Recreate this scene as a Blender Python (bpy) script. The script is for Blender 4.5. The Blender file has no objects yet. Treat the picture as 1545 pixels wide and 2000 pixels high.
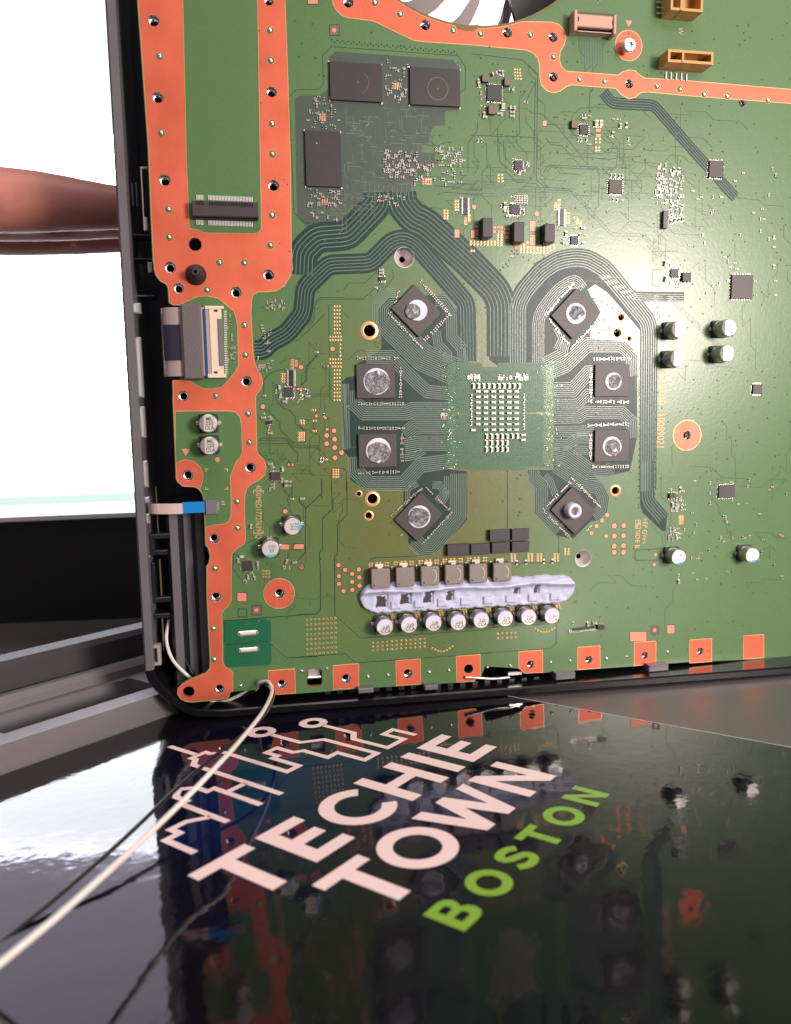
import bpy, bmesh, math, random
from mathutils import Vector, Matrix, noise
from mathutils.geometry import tessellate_polygon
random.seed(7)
R = math.radians
MM = 0.001

# ------------------------------------------------------------------ camera model (fitted to the photograph; millimetres)
F_PX, CX, CY, CAM_H = 1562.6, 772.5, 1000.0, 98.25
CAM = Vector((0, 0, CAM_H))
RW = ((0.99922079, -0.03946922, 0.0), (-0.00334965, -0.08480136, 0.99639225), (-0.03932683, -0.99561584, -0.08486749))
RIGHT = Vector((RW[0][0], RW[1][0], RW[2][0])); DOWN = Vector((RW[0][1], RW[1][1], RW[2][1])); FWD = Vector((RW[0][2], RW[1][2], RW[2][2]))
BO = Vector((1.1076, 293.6700, 101.3838))                     # board frame: origin, axes
BX = Vector((0.98392477, 0.17802433, -0.01412041)); BY = Vector((0.0226521, -0.04598314, 0.99868535)); BN = Vector((0.17714099, -0.98295111, -0.04927657))

scene = bpy.context.scene
cam_data = bpy.data.cameras.new('camera'); cam = bpy.data.objects.new('camera', cam_data); scene.collection.objects.link(cam)
cam.matrix_world = Matrix(((RIGHT.x, -DOWN.x, -FWD.x, 0), (RIGHT.y, -DOWN.y, -FWD.y, 0), (RIGHT.z, -DOWN.z, -FWD.z, CAM_H*MM), (0, 0, 0, 1)))
cam_data.sensor_fit = 'VERTICAL'; cam_data.sensor_height = 24.0; cam_data.lens = 24.0*F_PX/2000.0
cam_data.clip_start = 0.005; cam_data.clip_end = 50
cam_data.dof.use_dof = True; cam_data.dof.focus_distance = 0.29; cam_data.dof.aperture_fstop = 9.0
scene.camera = cam

# ------------------------------------------------------------------ room light, lamps, exposure
world = bpy.data.worlds.new('World'); scene.world = world; world.use_nodes = True
wb = world.node_tree.nodes['Background']; wb.inputs[0].default_value = (0.60, 0.58, 0.61, 1); wb.inputs[1].default_value = 0.25
def area(name, loc, target, size, power, color, shape='DISK', size_y=None):
    l = bpy.data.lights.new(name, 'AREA'); l.shape = shape; l.size = size; l.energy = power; l.color = color
    if size_y: l.size_y = size_y
    o = bpy.data.objects.new(name, l); scene.collection.objects.link(o); o.location = loc
    o.rotation_euler = (Vector(target)-Vector(loc)).to_track_quat('-Z', 'Y').to_euler(); return o
area('room_lamp', (0.476, -0.234, 0.166), (0.03, 0.30, 0.12), 0.18, 6.4, (1.0, 0.86, 0.79))
area('ceiling_lamp', (0.10, -0.12, 1.25), (0.05, 0.2, 0.0), 0.9, 10.0, (1.0, 0.88, 0.86))
area('sheen_fill', (0.641, -0.523, 0.442), (0.06, 0.30, 0.20), 0.8, 3.0, (1.0, 0.90, 0.86))  # added soft light for the sheen on the board's upper right, no known lamp
vs = scene.view_settings; vs.view_transform = 'Standard'; vs.look = 'None'; vs.gamma = 1.0; vs.exposure = -0.13; vs.use_curve_mapping = False
scene.render.film_transparent = False
scene.cycles.max_bounces = 8; scene.cycles.use_denoising = True; scene.cycles.sample_clamp_indirect = 6

# ------------------------------------------------------------------ helpers
col = scene.collection
def cray(px, py): return RIGHT*((px-CX)/F_PX) + DOWN*((py-CY)/F_PX) + FWD
def W(px, py, Y):                       # the point at world depth Y (mm)
    r = cray(px, py); return CAM + r*(Y/r.y)
def G(px, py, z=0.0):                   # the point on a level plane
    r = cray(px, py); return CAM + r*((z-CAM_H)/r.z)
def U(px, py, h=0.0):                   # board coordinates (mm) of a point h above the board
    r = cray(px, py); t = (BO + BN*h - CAM).dot(BN)/r.dot(BN); X = CAM + r*t - BO
    return (X.dot(BX), X.dot(BY))
def fr(ox, oy, s): return lambda x, y, h=0.0: U(ox+x/s, oy+y/s, h)
PX = U
LT = fr(200, 300, 3.8625); TM = fr(520, 0, 3.6786); TR = fr(920, 0, 3.6786); ML = fr(560, 480, 3.8625); MR = fr(940, 480, 3.8625)
LL = fr(200, 780, 3.8625); BL = fr(200, 1120, 3.6786); BM = fr(580, 940, 4.066); BR = fr(940, 900, 3.8625); T2 = fr(1080, 0, 5.83)
CA = fr(860, 690, 6.4375); RB = fr(1180, 700, 4.762); KP = fr(860, 380, 5.3276); LC = fr(490, 680, 7.142); RR = fr(1240, 280, 6.667)
def P(frame, pts, h=0.0): return [frame(x, y, h) for x, y in pts]

MATS = {}
def nodes(m):
    m.use_nodes = True; return m.node_tree.nodes, m.node_tree.links, m.node_tree.nodes['Principled BSDF']
def mat(name, color, rough=0.5, metal=0.0, spec=0.5, bump=0.0, bscale=1000.0, vary=0.0, vscale=300.0, coat=0.0, emit=0.0, sss=0.0, detail=3.0, rvar=0.0):
    m = bpy.data.materials.new(name); n, l, b = nodes(m)
    b.inputs['Base Color'].default_value = (*color, 1); b.inputs['Roughness'].default_value = rough; b.inputs['Metallic'].default_value = metal
    b.inputs['Specular IOR Level'].default_value = spec
    if coat: b.inputs['Coat Weight'].default_value = coat; b.inputs['Coat Roughness'].default_value = 0.12
    if emit: b.inputs['Emission Color'].default_value = (*color, 1); b.inputs['Emission Strength'].default_value = emit
    if sss: b.inputs['Subsurface Weight'].default_value = sss; b.inputs['Subsurface Radius'].default_value = (0.004, 0.002, 0.001)
    tc = n.new('ShaderNodeTexCoord')
    if bump:
        t = n.new('ShaderNodeTexNoise'); t.inputs['Scale'].default_value = bscale; t.inputs['Detail'].default_value = detail; l.new(tc.outputs['Object'], t.inputs['Vector'])
        bp = n.new('ShaderNodeBump'); bp.inputs['Strength'].default_value = bump; bp.inputs['Distance'].default_value = 0.0003
        l.new(t.outputs['Fac'], bp.inputs['Height']); l.new(bp.outputs['Normal'], b.inputs['Normal'])
    if vary:
        t = n.new('ShaderNodeTexNoise'); t.inputs['Scale'].default_value = vscale; t.inputs['Detail'].default_value = 5; l.new(tc.outputs['Object'], t.inputs['Vector'])
        mx = n.new('ShaderNodeMix'); mx.data_type = 'RGBA'; l.new(t.outputs['Fac'], mx.inputs[0])
        mx.inputs[6].default_value = (*[c*(1-vary) for c in color], 1); mx.inputs[7].default_value = (*[min(1, c*(1+vary)) for c in color], 1)
        l.new(mx.outputs[2], b.inputs['Base Color'])
        if rvar:
            mr = n.new('ShaderNodeMapRange'); mr.inputs[3].default_value = max(0.02, rough-rvar); mr.inputs[4].default_value = rough+rvar
            l.new(t.outputs['Fac'], mr.inputs[0]); l.new(mr.outputs[0], b.inputs['Roughness'])
    MATS[name] = m; return m

def mask_mat(name, c1, c2, rough=0.285, bump=0.13, spec=0.5, rvar=0.05):
    # glossy solder resist: green over copper plane, more olive over the middle plane, fine orange-peel relief
    m = bpy.data.materials.new(name); n, l, b = nodes(m)
    b.inputs['Roughness'].default_value = rough; b.inputs['Specular IOR Level'].default_value = spec
    tc = n.new('ShaderNodeTexCoord'); mp = n.new('ShaderNodeMapping'); mp.inputs['Location'].default_value = (-0.012, 0.012, 0); mp.inputs['Scale'].default_value = (1, 0.8, 1)
    l.new(tc.outputs['Object'], mp.inputs['Vector'])
    ln = n.new('ShaderNodeVectorMath'); ln.operation = 'LENGTH'; l.new(mp.outputs['Vector'], ln.inputs[0])
    nz = n.new('ShaderNodeTexNoise'); nz.inputs['Scale'].default_value = 38; nz.inputs['Detail'].default_value = 4; l.new(tc.outputs['Object'], nz.inputs['Vector'])
    ad = n.new('ShaderNodeMath'); ad.operation = 'MULTIPLY_ADD'; ad.inputs[1].default_value = 0.035; l.new(nz.outputs['Fac'], ad.inputs[0]); l.new(ln.outputs['Value'], ad.inputs[2])
    mr = n.new('ShaderNodeMapRange'); mr.inputs[1].default_value = 0.035; mr.inputs[2].default_value = 0.085; l.new(ad.outputs[0], mr.inputs[0])
    mx = n.new('ShaderNodeMix'); mx.data_type = 'RGBA'; mx.inputs[6].default_value = (*c2, 1); mx.inputs[7].default_value = (*c1, 1); l.new(mr.outputs[0], mx.inputs[0])
    fine = n.new('ShaderNodeTexNoise'); fine.inputs['Scale'].default_value = 900; fine.inputs['Detail'].default_value = 4; l.new(tc.outputs['Object'], fine.inputs['Vector'])
    m2 = n.new('ShaderNodeMix'); m2.data_type = 'RGBA'; m2.blend_type = 'MULTIPLY'; m2.inputs[0].default_value = 0.5
    rp = n.new('ShaderNodeMapRange'); rp.inputs[3].default_value = 0.72; rp.inputs[4].default_value = 1.25; l.new(fine.outputs['Fac'], rp.inputs[0])
    l.new(mx.outputs[2], m2.inputs[6]); l.new(rp.outputs[0], m2.inputs[7]); l.new(m2.outputs[2], b.inputs['Base Color'])
    n1 = n.new('ShaderNodeTexNoise'); n1.inputs['Scale'].default_value = 620; n1.inputs['Detail'].default_value = 3; n1.inputs['Distortion'].default_value = 1.2; l.new(tc.outputs['Object'], n1.inputs['Vector'])
    bp = n.new('ShaderNodeBump'); bp.inputs['Strength'].default_value = bump; bp.inputs['Distance'].default_value = 0.00022
    l.new(n1.outputs['Fac'], bp.inputs['Height']); l.new(bp.outputs['Normal'], b.inputs['Normal'])
    MATS[name] = m; return m

mask_mat('mask', (0.084, 0.172, 0.064), (0.122, 0.134, 0.038))
mask_mat('mask_dark', (0.007, 0.034, 0.028), (0.007, 0.034, 0.027), rough=0.40, spec=0.30)
mask_mat('mask_grey', (0.056, 0.080, 0.060), (0.056, 0.080, 0.060), rough=0.40, spec=0.4)
mask_mat('mask_bga', (0.034, 0.122, 0.056), (0.040, 0.118, 0.050), rough=0.40, spec=0.4)
mask_mat('mask_hatch', (0.012, 0.120, 0.055), (0.012, 0.120, 0.055), rough=0.30)
mask_mat('trace', (0.105, 0.170, 0.130), (0.105, 0.170, 0.130), rough=0.26)
mask_mat('trace_mid', (0.12, 0.19, 0.15), (0.12, 0.19, 0.15), rough=0.28)
mask_mat('trace_fine', (0.155, 0.215, 0.175), (0.155, 0.215, 0.175), rough=0.25)
mask_mat('trace_dim', (0.105, 0.140, 0.108), (0.105, 0.140, 0.108), rough=0.3)
mask_mat('mask_line', (0.040, 0.095, 0.036), (0.060, 0.075, 0.022), rough=0.3)
mat('gapline', (0.008, 0.028, 0.018), 0.35)
mat('fr4', (0.16, 0.11, 0.03), 0.5, bump=0.3, bscale=900)
mat('copper', (0.66, 0.135, 0.070), 0.44, 0.38, vary=0.16, vscale=75, bump=0.14, bscale=420, rvar=0.12)
mat('copper_edge', (0.42, 0.26, 0.10), 0.4, 0.6)
mat('copper_pad', (0.74, 0.27, 0.17), 0.45, 0.25, vary=0.08, vscale=400)
mat('gold', (0.78, 0.47, 0.22), 0.35, 0.55)
mat('solder', (0.72, 0.70, 0.68), 0.25, 0.9, bump=0.4, bscale=2500)
mat('steel', (0.70, 0.68, 0.67), 0.22, 1.0, bump=0.06, bscale=1500)
mat('bright_metal', (0.82, 0.82, 0.84), 0.30, 0.85)
mat('aluminium', (0.74, 0.69, 0.67), 0.38, 0.55, vary=0.05, vscale=900)
mat('tin', (0.80, 0.77, 0.75), 0.34, 0.3)
mat('can_side', (0.55, 0.52, 0.51), 0.30, 0.85)
mat('black_hole', (0.002, 0.002, 0.003), 0.9, spec=0.0)
mat('chip', (0.045, 0.033, 0.034), 0.48, bump=0.10, bscale=4000, vary=0.10, vscale=500)
mat('chip_dark', (0.028, 0.022, 0.024), 0.45, bump=0.10, bscale=4000, vary=0.15, vscale=600)
mat('chip_side', (0.012, 0.010, 0.011), 0.55)
mat('ic', (0.030, 0.027, 0.030), 0.5, bump=0.08, bscale=3000)
mat('inductor_grey', (0.215, 0.185, 0.170), 0.55, vary=0.14, vscale=700, bump=0.2, bscale=2500)
mat('cap_body', (0.36, 0.25, 0.19), 0.45)
mat('cap_pale', (0.66, 0.58, 0.50), 0.4)
mat('cap_end', (0.50, 0.47, 0.45), 0.34, 0.5)
mat('resistor', (0.015, 0.014, 0.015), 0.4)
mat('cap_brown', (0.17, 0.10, 0.085), 0.5)
mat('cap_amber', (0.62, 0.36, 0.17), 0.45)
mat('paste_white', (0.62, 0.62, 0.74), 0.38, bump=0.30, bscale=700, vary=0.05, vscale=600, sss=0.0)
mat('putty', (0.49, 0.51, 0.68), 0.42, bump=0.14, bscale=600, vary=0.06, vscale=300)
def grey_paste():
    m = bpy.data.materials.new('paste_grey'); n, l, b = nodes(m); MATS['paste_grey'] = m; tc = n.new('ShaderNodeTexCoord')
    oi = n.new('ShaderNodeObjectInfo'); av = n.new('ShaderNodeVectorMath'); av.operation = 'ADD'; l.new(tc.outputs['Object'], av.inputs[0]); l.new(oi.outputs['Location'], av.inputs[1])
    t = n.new('ShaderNodeTexNoise'); t.inputs['Scale'].default_value = 620; t.inputs['Detail'].default_value = 6; t.inputs['Roughness'].default_value = 0.68; t.inputs['Distortion'].default_value = 0.7; l.new(av.outputs[0], t.inputs['Vector'])
    r = n.new('ShaderNodeValToRGB'); l.new(t.outputs['Fac'], r.inputs[0]); e = r.color_ramp.elements
    e[0].position = 0.30; e[0].color = (0.035, 0.035, 0.038, 1); e[1].position = 0.74; e[1].color = (0.66, 0.66, 0.74, 1)
    k = e.new(0.50); k.color = (0.13, 0.13, 0.135, 1); k = e.new(0.62); k.color = (0.27, 0.27, 0.29, 1)
    l.new(r.outputs[0], b.inputs['Base Color']); b.inputs['Roughness'].default_value = 0.3; b.inputs['Metallic'].default_value = 0.25
    bp = n.new('ShaderNodeBump'); bp.inputs['Strength'].default_value = 1.0; bp.inputs['Distance'].default_value = 0.0005; l.new(t.outputs['Fac'], bp.inputs['Height']); l.new(bp.outputs['Normal'], b.inputs['Normal'])
grey_paste()
mat('outside', (0.70, 0.90, 0.83), 0.5, emit=0.85)
mat('ink', (0.06, 0.05, 0.055), 0.6)
mat('ink_grey', (0.20, 0.24, 0.28), 0.6)
mat('ink_gold', (0.62, 0.38, 0.20), 0.5, 0.2)
mat('ink_blue', (0.10, 0.42, 0.62), 0.4)
mat('cream', (0.72, 0.56, 0.42), 0.5, vary=0.04)
mat('pink_plastic', (0.52, 0.31, 0.23), 0.5, vary=0.05)
mat('pink_dark', (0.10, 0.055, 0.045), 0.6)
mat('amber_plastic', (0.52, 0.29, 0.085), 0.45, vary=0.05)
mat('connector_black', (0.035, 0.028, 0.030), 0.55, bump=0.1, bscale=2500)
mat('rubber', (0.018, 0.016, 0.017), 0.55)
mat('foam', (0.135, 0.115, 0.115), 0.95, bump=0.9, bscale=2600, vary=0.2, vscale=2500)
mat('flex_grey', (0.42, 0.34, 0.33), 0.35, 0.2)
mat('flex_blue', (0.01, 0.05, 0.16), 0.4)
mat('flex_pink', (0.66, 0.47, 0.44), 0.42, vary=0.08, vscale=200)
mat('stiffener_blue', (0.005, 0.20, 0.55), 0.35)
mat('flex_dark', (0.02, 0.02, 0.035), 0.4)
mat('tape_grey', (0.14, 0.13, 0.16), 0.6)
mat('case_black', (0.010, 0.010, 0.016), 0.34, bump=0.08, bscale=700)
mat('case_navy', (0.014, 0.014, 0.028), 0.40, vary=0.3, vscale=40)
mat('case_rim', (0.13, 0.122, 0.135), 0.36, bump=0.25, bscale=160, vary=0.2, vscale=90)  # the rim's sheen is put into this grey; the plastic itself is black
mat('bottom_rim', (0.006, 0.006, 0.008), 0.22, bump=0.1, bscale=300)
mat('clear_film', (0.10, 0.10, 0.11), 0.25)
mat('strip_olive', (0.085, 0.085, 0.035), 0.5)
mat('grey_case', (0.15, 0.135, 0.145), 0.5, bump=0.15, bscale=900, vary=0.08, vscale=60)
mat('grey_case_dark', (0.035, 0.032, 0.036), 0.6)
mat('table', (0.105, 0.092, 0.090), 0.42, bump=0.12, bscale=500, vary=0.15, vscale=25)
mat('wire_white', (0.66, 0.62, 0.58), 0.4)
mat('wire_black', (0.012, 0.011, 0.012), 0.35)
mat('print_white', (0.88, 0.68, 0.66), 0.22, spec=0.3, bump=0.05, bscale=60)
mat('print_green', (0.21, 0.40, 0.045), 0.22, spec=0.3)
mat('mat_edge_glint', (0.62, 0.60, 0.58), 0.4)
mat('fan_white', (0.86, 0.86, 0.90), 0.4)
mat('fan_grey', (0.36, 0.31, 0.30), 0.5)
mat('shroud', (0.035, 0.034, 0.036), 0.45)
mat('skin', (0.52, 0.20, 0.16), 0.5, bump=0.3, bscale=500, vary=0.18, vscale=120, sss=0.15)
mat('nail', (0.55, 0.30, 0.26), 0.3)
mat('wall', (0.30, 0.26, 0.28), 0.8, vary=0.04, vscale=8)
mat('window_frame', (0.75, 0.75, 0.75), 0.4)
mat('daylight', (0.93, 0.96, 1.0), 0.5, emit=7.0)
mat('blind_glow', (0.80, 0.74, 0.88), 0.8, emit=1.9)  # self-lit in place of daylight coming through the cloth
mat('dish', (0.66, 0.61, 0.59), 0.42, 0.25)
mat('dark_box', (0.010, 0.010, 0.013), 0.35)

class MB:
    def __init__(s): s.v = []; s.f = []; s.m = []; s.mats = []
    def mi(s, m):
        if m not in s.mats: s.mats.append(m)
        return s.mats.index(m)
    def add(s, vs, fs, m):
        o = len(s.v); s.v += [tuple(v) for v in vs]; k = s.mi(m)
        for f in fs: s.f.append([i+o for i in f]); s.m.append(k)
    def fill(s, outer, z, m, holes=()):
        loops = [ccw(outer)] + [ccw(h)[::-1] for h in holes]
        fl = [Vector((x, y, 0)) for lp in loops for x, y in lp]
        tr = tessellate_polygon([[Vector((x, y, 0)) for x, y in lp] for lp in loops])
        fs = []
        for a, b, c in tr:
            n = (fl[b]-fl[a]).cross(fl[c]-fl[a]).z
            if abs(n) < 1e-9: continue
            fs.append((a, b, c) if n > 0 else (a, c, b))
        s.add([(p.x, p.y, z) for p in fl], fs, m)
    def walls(s, lp, z0, z1, m, inward=False):
        lp = ccw(lp); n = len(lp); vs = [(x, y, z0) for x, y in lp] + [(x, y, z1) for x, y in lp]; fs = []
        for i in range(n):
            j = (i+1) % n; q = (i, j, n+j, n+i); fs.append(q[::-1] if inward else q)
        s.add(vs, fs, m)
    def slab(s, outer, z0, z1, m, ms=None, holes=(), bottom=False):
        s.fill(outer, z1, m, holes); s.walls(outer, z0, z1, ms or m)
        for h in holes: s.walls(h, z0, z1, ms or m, True)
    def prism(s, outer, z0, z1, m, ms=None, bev=0.0):
        o = ccw(outer)
        if bev:
            i = inset(o, bev); s.walls(o, z0, z1-bev, ms or m)
            n = len(o); vs = [(x, y, z1-bev) for x, y in o]+[(x, y, z1) for x, y in i]
            s.add(vs, [(a, (a+1) % n, n+(a+1) % n, n+a) for a in range(n)], m); s.fill(i, z1, m)
        else: s.slab(o, z0, z1, m, ms)
    def box(s, cx, cy, w, h, z0, z1, m, ms=None, rot=0.0, bev=0.0, r=0.0, seg=3):
        s.prism(rrect(cx, cy, w, h, r, rot, seg), z0, z1, m, ms, bev)
    def lathe(s, cx, cy, prof, m, seg=20, cap=True, mtop=None):
        vs = []; fs = []; n = len(prof)
        for r_, z in prof:
            for k in range(seg): a = 2*math.pi*k/seg; vs.append((cx+r_*math.cos(a), cy+r_*math.sin(a), z))
        for i in range(n-1):
            for k in range(seg): k2 = (k+1) % seg; fs.append((i*seg+k, i*seg+k2, (i+1)*seg+k2, (i+1)*seg+k))
        s.add(vs, fs, m)
        if cap: s.add(vs[-seg:], [tuple(range(seg))], mtop or m)
    def ribbon(s, path, w, z0, z1, m, closed=False):
        e = w/2; c = w/2*0.55; L = [offset(path, d) for d in (-e, -c, c, e)]; Z = (z0, z1, z1, z0); n = len(path); vs = []; fs = []
        for i in range(n):
            for k in range(4): vs.append((L[k][i][0], L[k][i][1], Z[k]))
        for i in range(n-1):
            for k in range(3): a = i*4+k; fs.append((a+1, a, a+4, a+5))
        s.add(vs, fs, m)
    def obj(s, name, parent=None, smooth=False, scale=MM):
        me = bpy.data.meshes.new(name); me.from_pydata([(x*scale, y*scale, z*scale) for x, y, z in s.v], [], s.f)
        for m in s.mats: me.materials.append(MATS[m])
        me.polygons.foreach_set('material_index', s.m)
        if smooth: me.polygons.foreach_set('use_smooth', [True]*len(me.polygons)); 
        me.update(); o = bpy.data.objects.new(name, me); col.objects.link(o)
        if parent: o.parent = parent
        return o
def ccw(p):
    p = [tuple(q[:2]) for q in p]; a = sum(p[i-1][0]*p[i][1]-p[i][0]*p[i-1][1] for i in range(len(p))); return p if a > 0 else p[::-1]
def inset(p, d):
    n = len(p); out = []
    for i in range(n):
        a, b, c = Vector(p[i-1]), Vector(p[i]), Vector(p[(i+1) % n]); u = (b-a).normalized(); v = (c-b).normalized()
        n1 = Vector((-u.y, u.x)); n2 = Vector((-v.y, v.x)); t = n1+n2
        t = t/max(0.35, t.dot(n1)) if t.length > 1e-6 else n1
        q = b+t*d; out.append((q.x, q.y))
    return out
def offset(p, d):
    n = len(p); out = []
    for i in range(n):
        b = Vector(p[i]); u = (b-Vector(p[i-1])).normalized() if i else None; v = (Vector(p[i+1])-b).normalized() if i < n-1 else None
        u = u or v; v = v or u
        n1 = Vector((-u.y, u.x)); n2 = Vector((-v.y, v.x)); t = n1+n2; t = t/max(0.4, t.dot(n1)) if t.length > 1e-6 else n1
        q = b+t*d; out.append((q.x, q.y))
    return out
def rrect(cx, cy, w, h, r=0.0, rot=0.0, seg=3):
    pts = []
    if r <= 0: pts = [(-w/2, -h/2), (w/2, -h/2), (w/2, h/2), (-w/2, h/2)]
    else:
        for sx, sy, a0 in ((1, -1, -90), (1, 1, 0), (-1, 1, 90), (-1, -1, 180)):
            for k in range(seg+1):
                a = R(a0+90*k/seg); pts.append((sx*(w/2-r)+r*math.cos(a), sy*(h/2-r)+r*math.sin(a)))
    c, s_ = math.cos(R(rot)), math.sin(R(rot)); return [(cx+x*c-y*s_, cy+x*s_+y*c) for x, y in pts]
def circ(cx, cy, r, n=20, ry=None, rot=0.0):
    ry = ry or r; c, s_ = math.cos(R(rot)), math.sin(R(rot)); o = []
    for k in range(n): a = 2*math.pi*k/n; x, y = r*math.cos(a), ry*math.sin(a); o.append((cx+x*c-y*s_, cy+x*s_+y*c))
    return o
def smooth_path(p, it=2, closed=False):
    for _ in range(it):
        q = [] if closed else [p[0]]
        n = len(p)
        for i in range(n if closed else n-1):
            a, b = p[i], p[(i+1) % n]; q += [tuple(a[k]*.75+b[k]*.25 for k in range(len(a))), tuple(a[k]*.25+b[k]*.75 for k in range(len(a)))]
        if not closed: q.append(p[-1])
        p = q
    return p
def round_corners(p, r_):
    out = [p[0]]
    for i in range(1, len(p)-1):
        a, b, c = Vector(p[i-1]), Vector(p[i]), Vector(p[i+1]); d1 = min(r_, (b-a).length*.45); d2 = min(r_, (c-b).length*.45)
        s_, e_ = b+(a-b).normalized()*d1, b+(c-b).normalized()*d2
        for t in (0, .33, .67, 1): q = s_*(1-t)**2+b*2*t*(1-t)+e_*t*t; out.append((q.x, q.y))
    return out+[p[-1]]
def blob(cx, cy, r, amp, seed, n=28):
    rg = random.Random(seed); ph = [rg.uniform(0, 6.28) for _ in range(6)]; o = []
    for k in range(n):
        a = 2*math.pi*k/n; q = r*(1+amp*sum(math.sin((j+2)*a+ph[j])/(j+1.5) for j in range(6))); o.append((cx+q*math.cos(a), cy+q*math.sin(a)))
    return o
BOARD_M = Matrix(((BX.x, BY.x, BN.x, BO.x*MM), (BX.y, BY.y, BN.y, BO.y*MM), (BX.z, BY.z, BN.z, BO.z*MM), (0, 0, 0, 1)))
def empty(name, m=None):
    o = bpy.data.objects.new(name, None); col.objects.link(o); o.empty_display_size = 0.01
    if m is not None: o.matrix_world = m
    return o
def tag(o, label=None, cat=None, group=None, kind=None):
    if label: o['label'] = label
    if cat: o['category'] = cat
    if group: o['group'] = group
    if kind: o['kind'] = kind
    return o
def place(mesh, name, parent, x, y, z=0.0, rot=0.0):
    o = bpy.data.objects.new(name, mesh); col.objects.link(o); o.parent = parent; o.location = (x*MM, y*MM, z*MM); o.rotation_euler = (0, 0, R(rot)); return o
def text(body, x, y, z, size, rot, m, parent, name='lettering', align='CENTER', bold=0.0, sx=1.0):
    c = bpy.data.curves.new(name, 'FONT'); c.body = body; c.size = size*MM; c.align_x = align; c.align_y = 'CENTER'; c.offset = bold*MM; c.space_line = 0.85; c.resolution_u = 3
    tmp = bpy.data.objects.new('tmp', c); col.objects.link(tmp); bpy.context.view_layer.update()
    me = bpy.data.meshes.new_from_object(tmp.evaluated_get(bpy.context.evaluated_depsgraph_get())); bpy.data.objects.remove(tmp); bpy.data.curves.remove(c); me.name = name
    me.materials.clear(); me.materials.append(MATS[m])
    o = bpy.data.objects.new(name, me); col.objects.link(o); o.parent = parent; o.location = (x*MM, y*MM, z*MM); o.rotation_euler = (0, 0, R(rot)); o.scale = (sx, 1, 1); return o
def catmull(pts, sub=6):
    P_ = [Vector(p) for p in pts]; P_ = [P_[0]*2-P_[1]]+P_+[P_[-1]*2-P_[-2]]; out = []
    for i in range(1, len(P_)-2):
        a, b, c, d = P_[i-1:i+3]
        for k in range(sub):
            t = k/sub; out.append(.5*((2*b)+(c-a)*t+(2*a-5*b+4*c-d)*t*t+(3*b-a-3*c+d)*t**3))
    out.append(P_[-2]); return out
def world_curve(name, pts, rad, m, parent=None, seg=10):
    # a round cable as one mesh tube through the points (mm)
    q = catmull(pts); b = MB(); vs_ = []; up = Vector((0.1, 0.2, 1)).normalized()
    for i, p in enumerate(q):
        t = (q[min(i+1, len(q)-1)]-q[max(i-1, 0)]).normalized(); u = up-t*up.dot(t); u.normalize(); up = u; v = t.cross(u)
        vs_ += [p+(u*math.cos(2*math.pi*k/seg)+v*math.sin(2*math.pi*k/seg))*rad for k in range(seg)]
    b.add(vs_, [(i*seg+k, i*seg+(k+1) % seg, (i+1)*seg+(k+1) % seg, (i+1)*seg+k) for i in range(len(q)-1) for k in range(seg)], m)
    b.add(vs_[:seg], [tuple(range(seg))[::-1]], m); b.add(vs_[-seg:], [tuple(range(seg))], m); return b.obj(name, parent, True)

# ------------------------------------------------------------------ setting: table, wall, window
b = MB(); b.slab([(-900, -350), (900, -350), (900, 900), (-900, 900)], -31, -1.2, 'table'); o = b.obj('table'); tag(o, kind='structure')
b = MB(); X0, X1, Z0, Z1, YW = -1700, 420, -60, 840, 1500
def wallbox(b, x0, x1, y0, y1, z0, z1, m):
    b.add([(x0, y0, z0), (x1, y0, z0), (x1, y1, z0), (x0, y1, z0), (x0, y0, z1), (x1, y0, z1), (x1, y1, z1), (x0, y1, z1)],
          [(0, 3, 2, 1), (4, 5, 6, 7), (0, 1, 5, 4), (1, 2, 6, 5), (2, 3, 7, 6), (3, 0, 4, 7)], m)
wallbox(b, X1, 2000, YW, YW+80, -800, 2000, 'wall'); wallbox(b, -3000, X1, YW, YW+80, Z1, 2000, 'wall')
wallbox(b, -3000, X0, YW, YW+80, -800, Z1, 'wall'); wallbox(b, X0, X1, YW, YW+80, -800, Z0, 'wall')
tag(b.obj('wall'), kind='structure')
win = empty('window', Matrix.Translation((-0.975, YW*MM, Z0*MM)))
ZB = 672
tag(win, 'bright overexposed window behind the black chassis', 'window')
b = MB(); xo = -975
for x0, x1, z0, z1 in ((X0, X1, 0, 26), (X0, X1, 880, 900), (X0, X0+20, 26, 880), (X1-20, X1, 26, 880), (-870, -850, 26, 880)):
    wallbox(b, x0-xo, x1-xo, -6, 20, z0, z1, 'window_frame')
b.obj('frame', win)
b = MB(); wallbox(b, X0-xo, X1-xo, -40, -6, -10, 8, 'window_frame'); b.obj('sill', win)
for x0, x1 in ((X0+20, -870), (-850, X1-20)):
    b = MB(); b.add([(x0-xo, 12, 26), (x1-xo, 12, 26), (x1-xo, 12, 880), (x0-xo, 12, 880)], [(0, 1, 2, 3)], 'daylight'); b.obj('pane', win)
b = MB(); wallbox(b, X0-xo+20, X1-xo-20, -2, 4, 26, 90, 'outside'); b.obj('lower_glass', win)
b = MB(); wallbox(b, X0-xo, X1-xo, -14, -8, ZB-Z0, 1700, 'blind_glow'); b.obj('glowing_blind', win)  # unseen blind, carried up so its glow whitens the gaps of the fan

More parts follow.
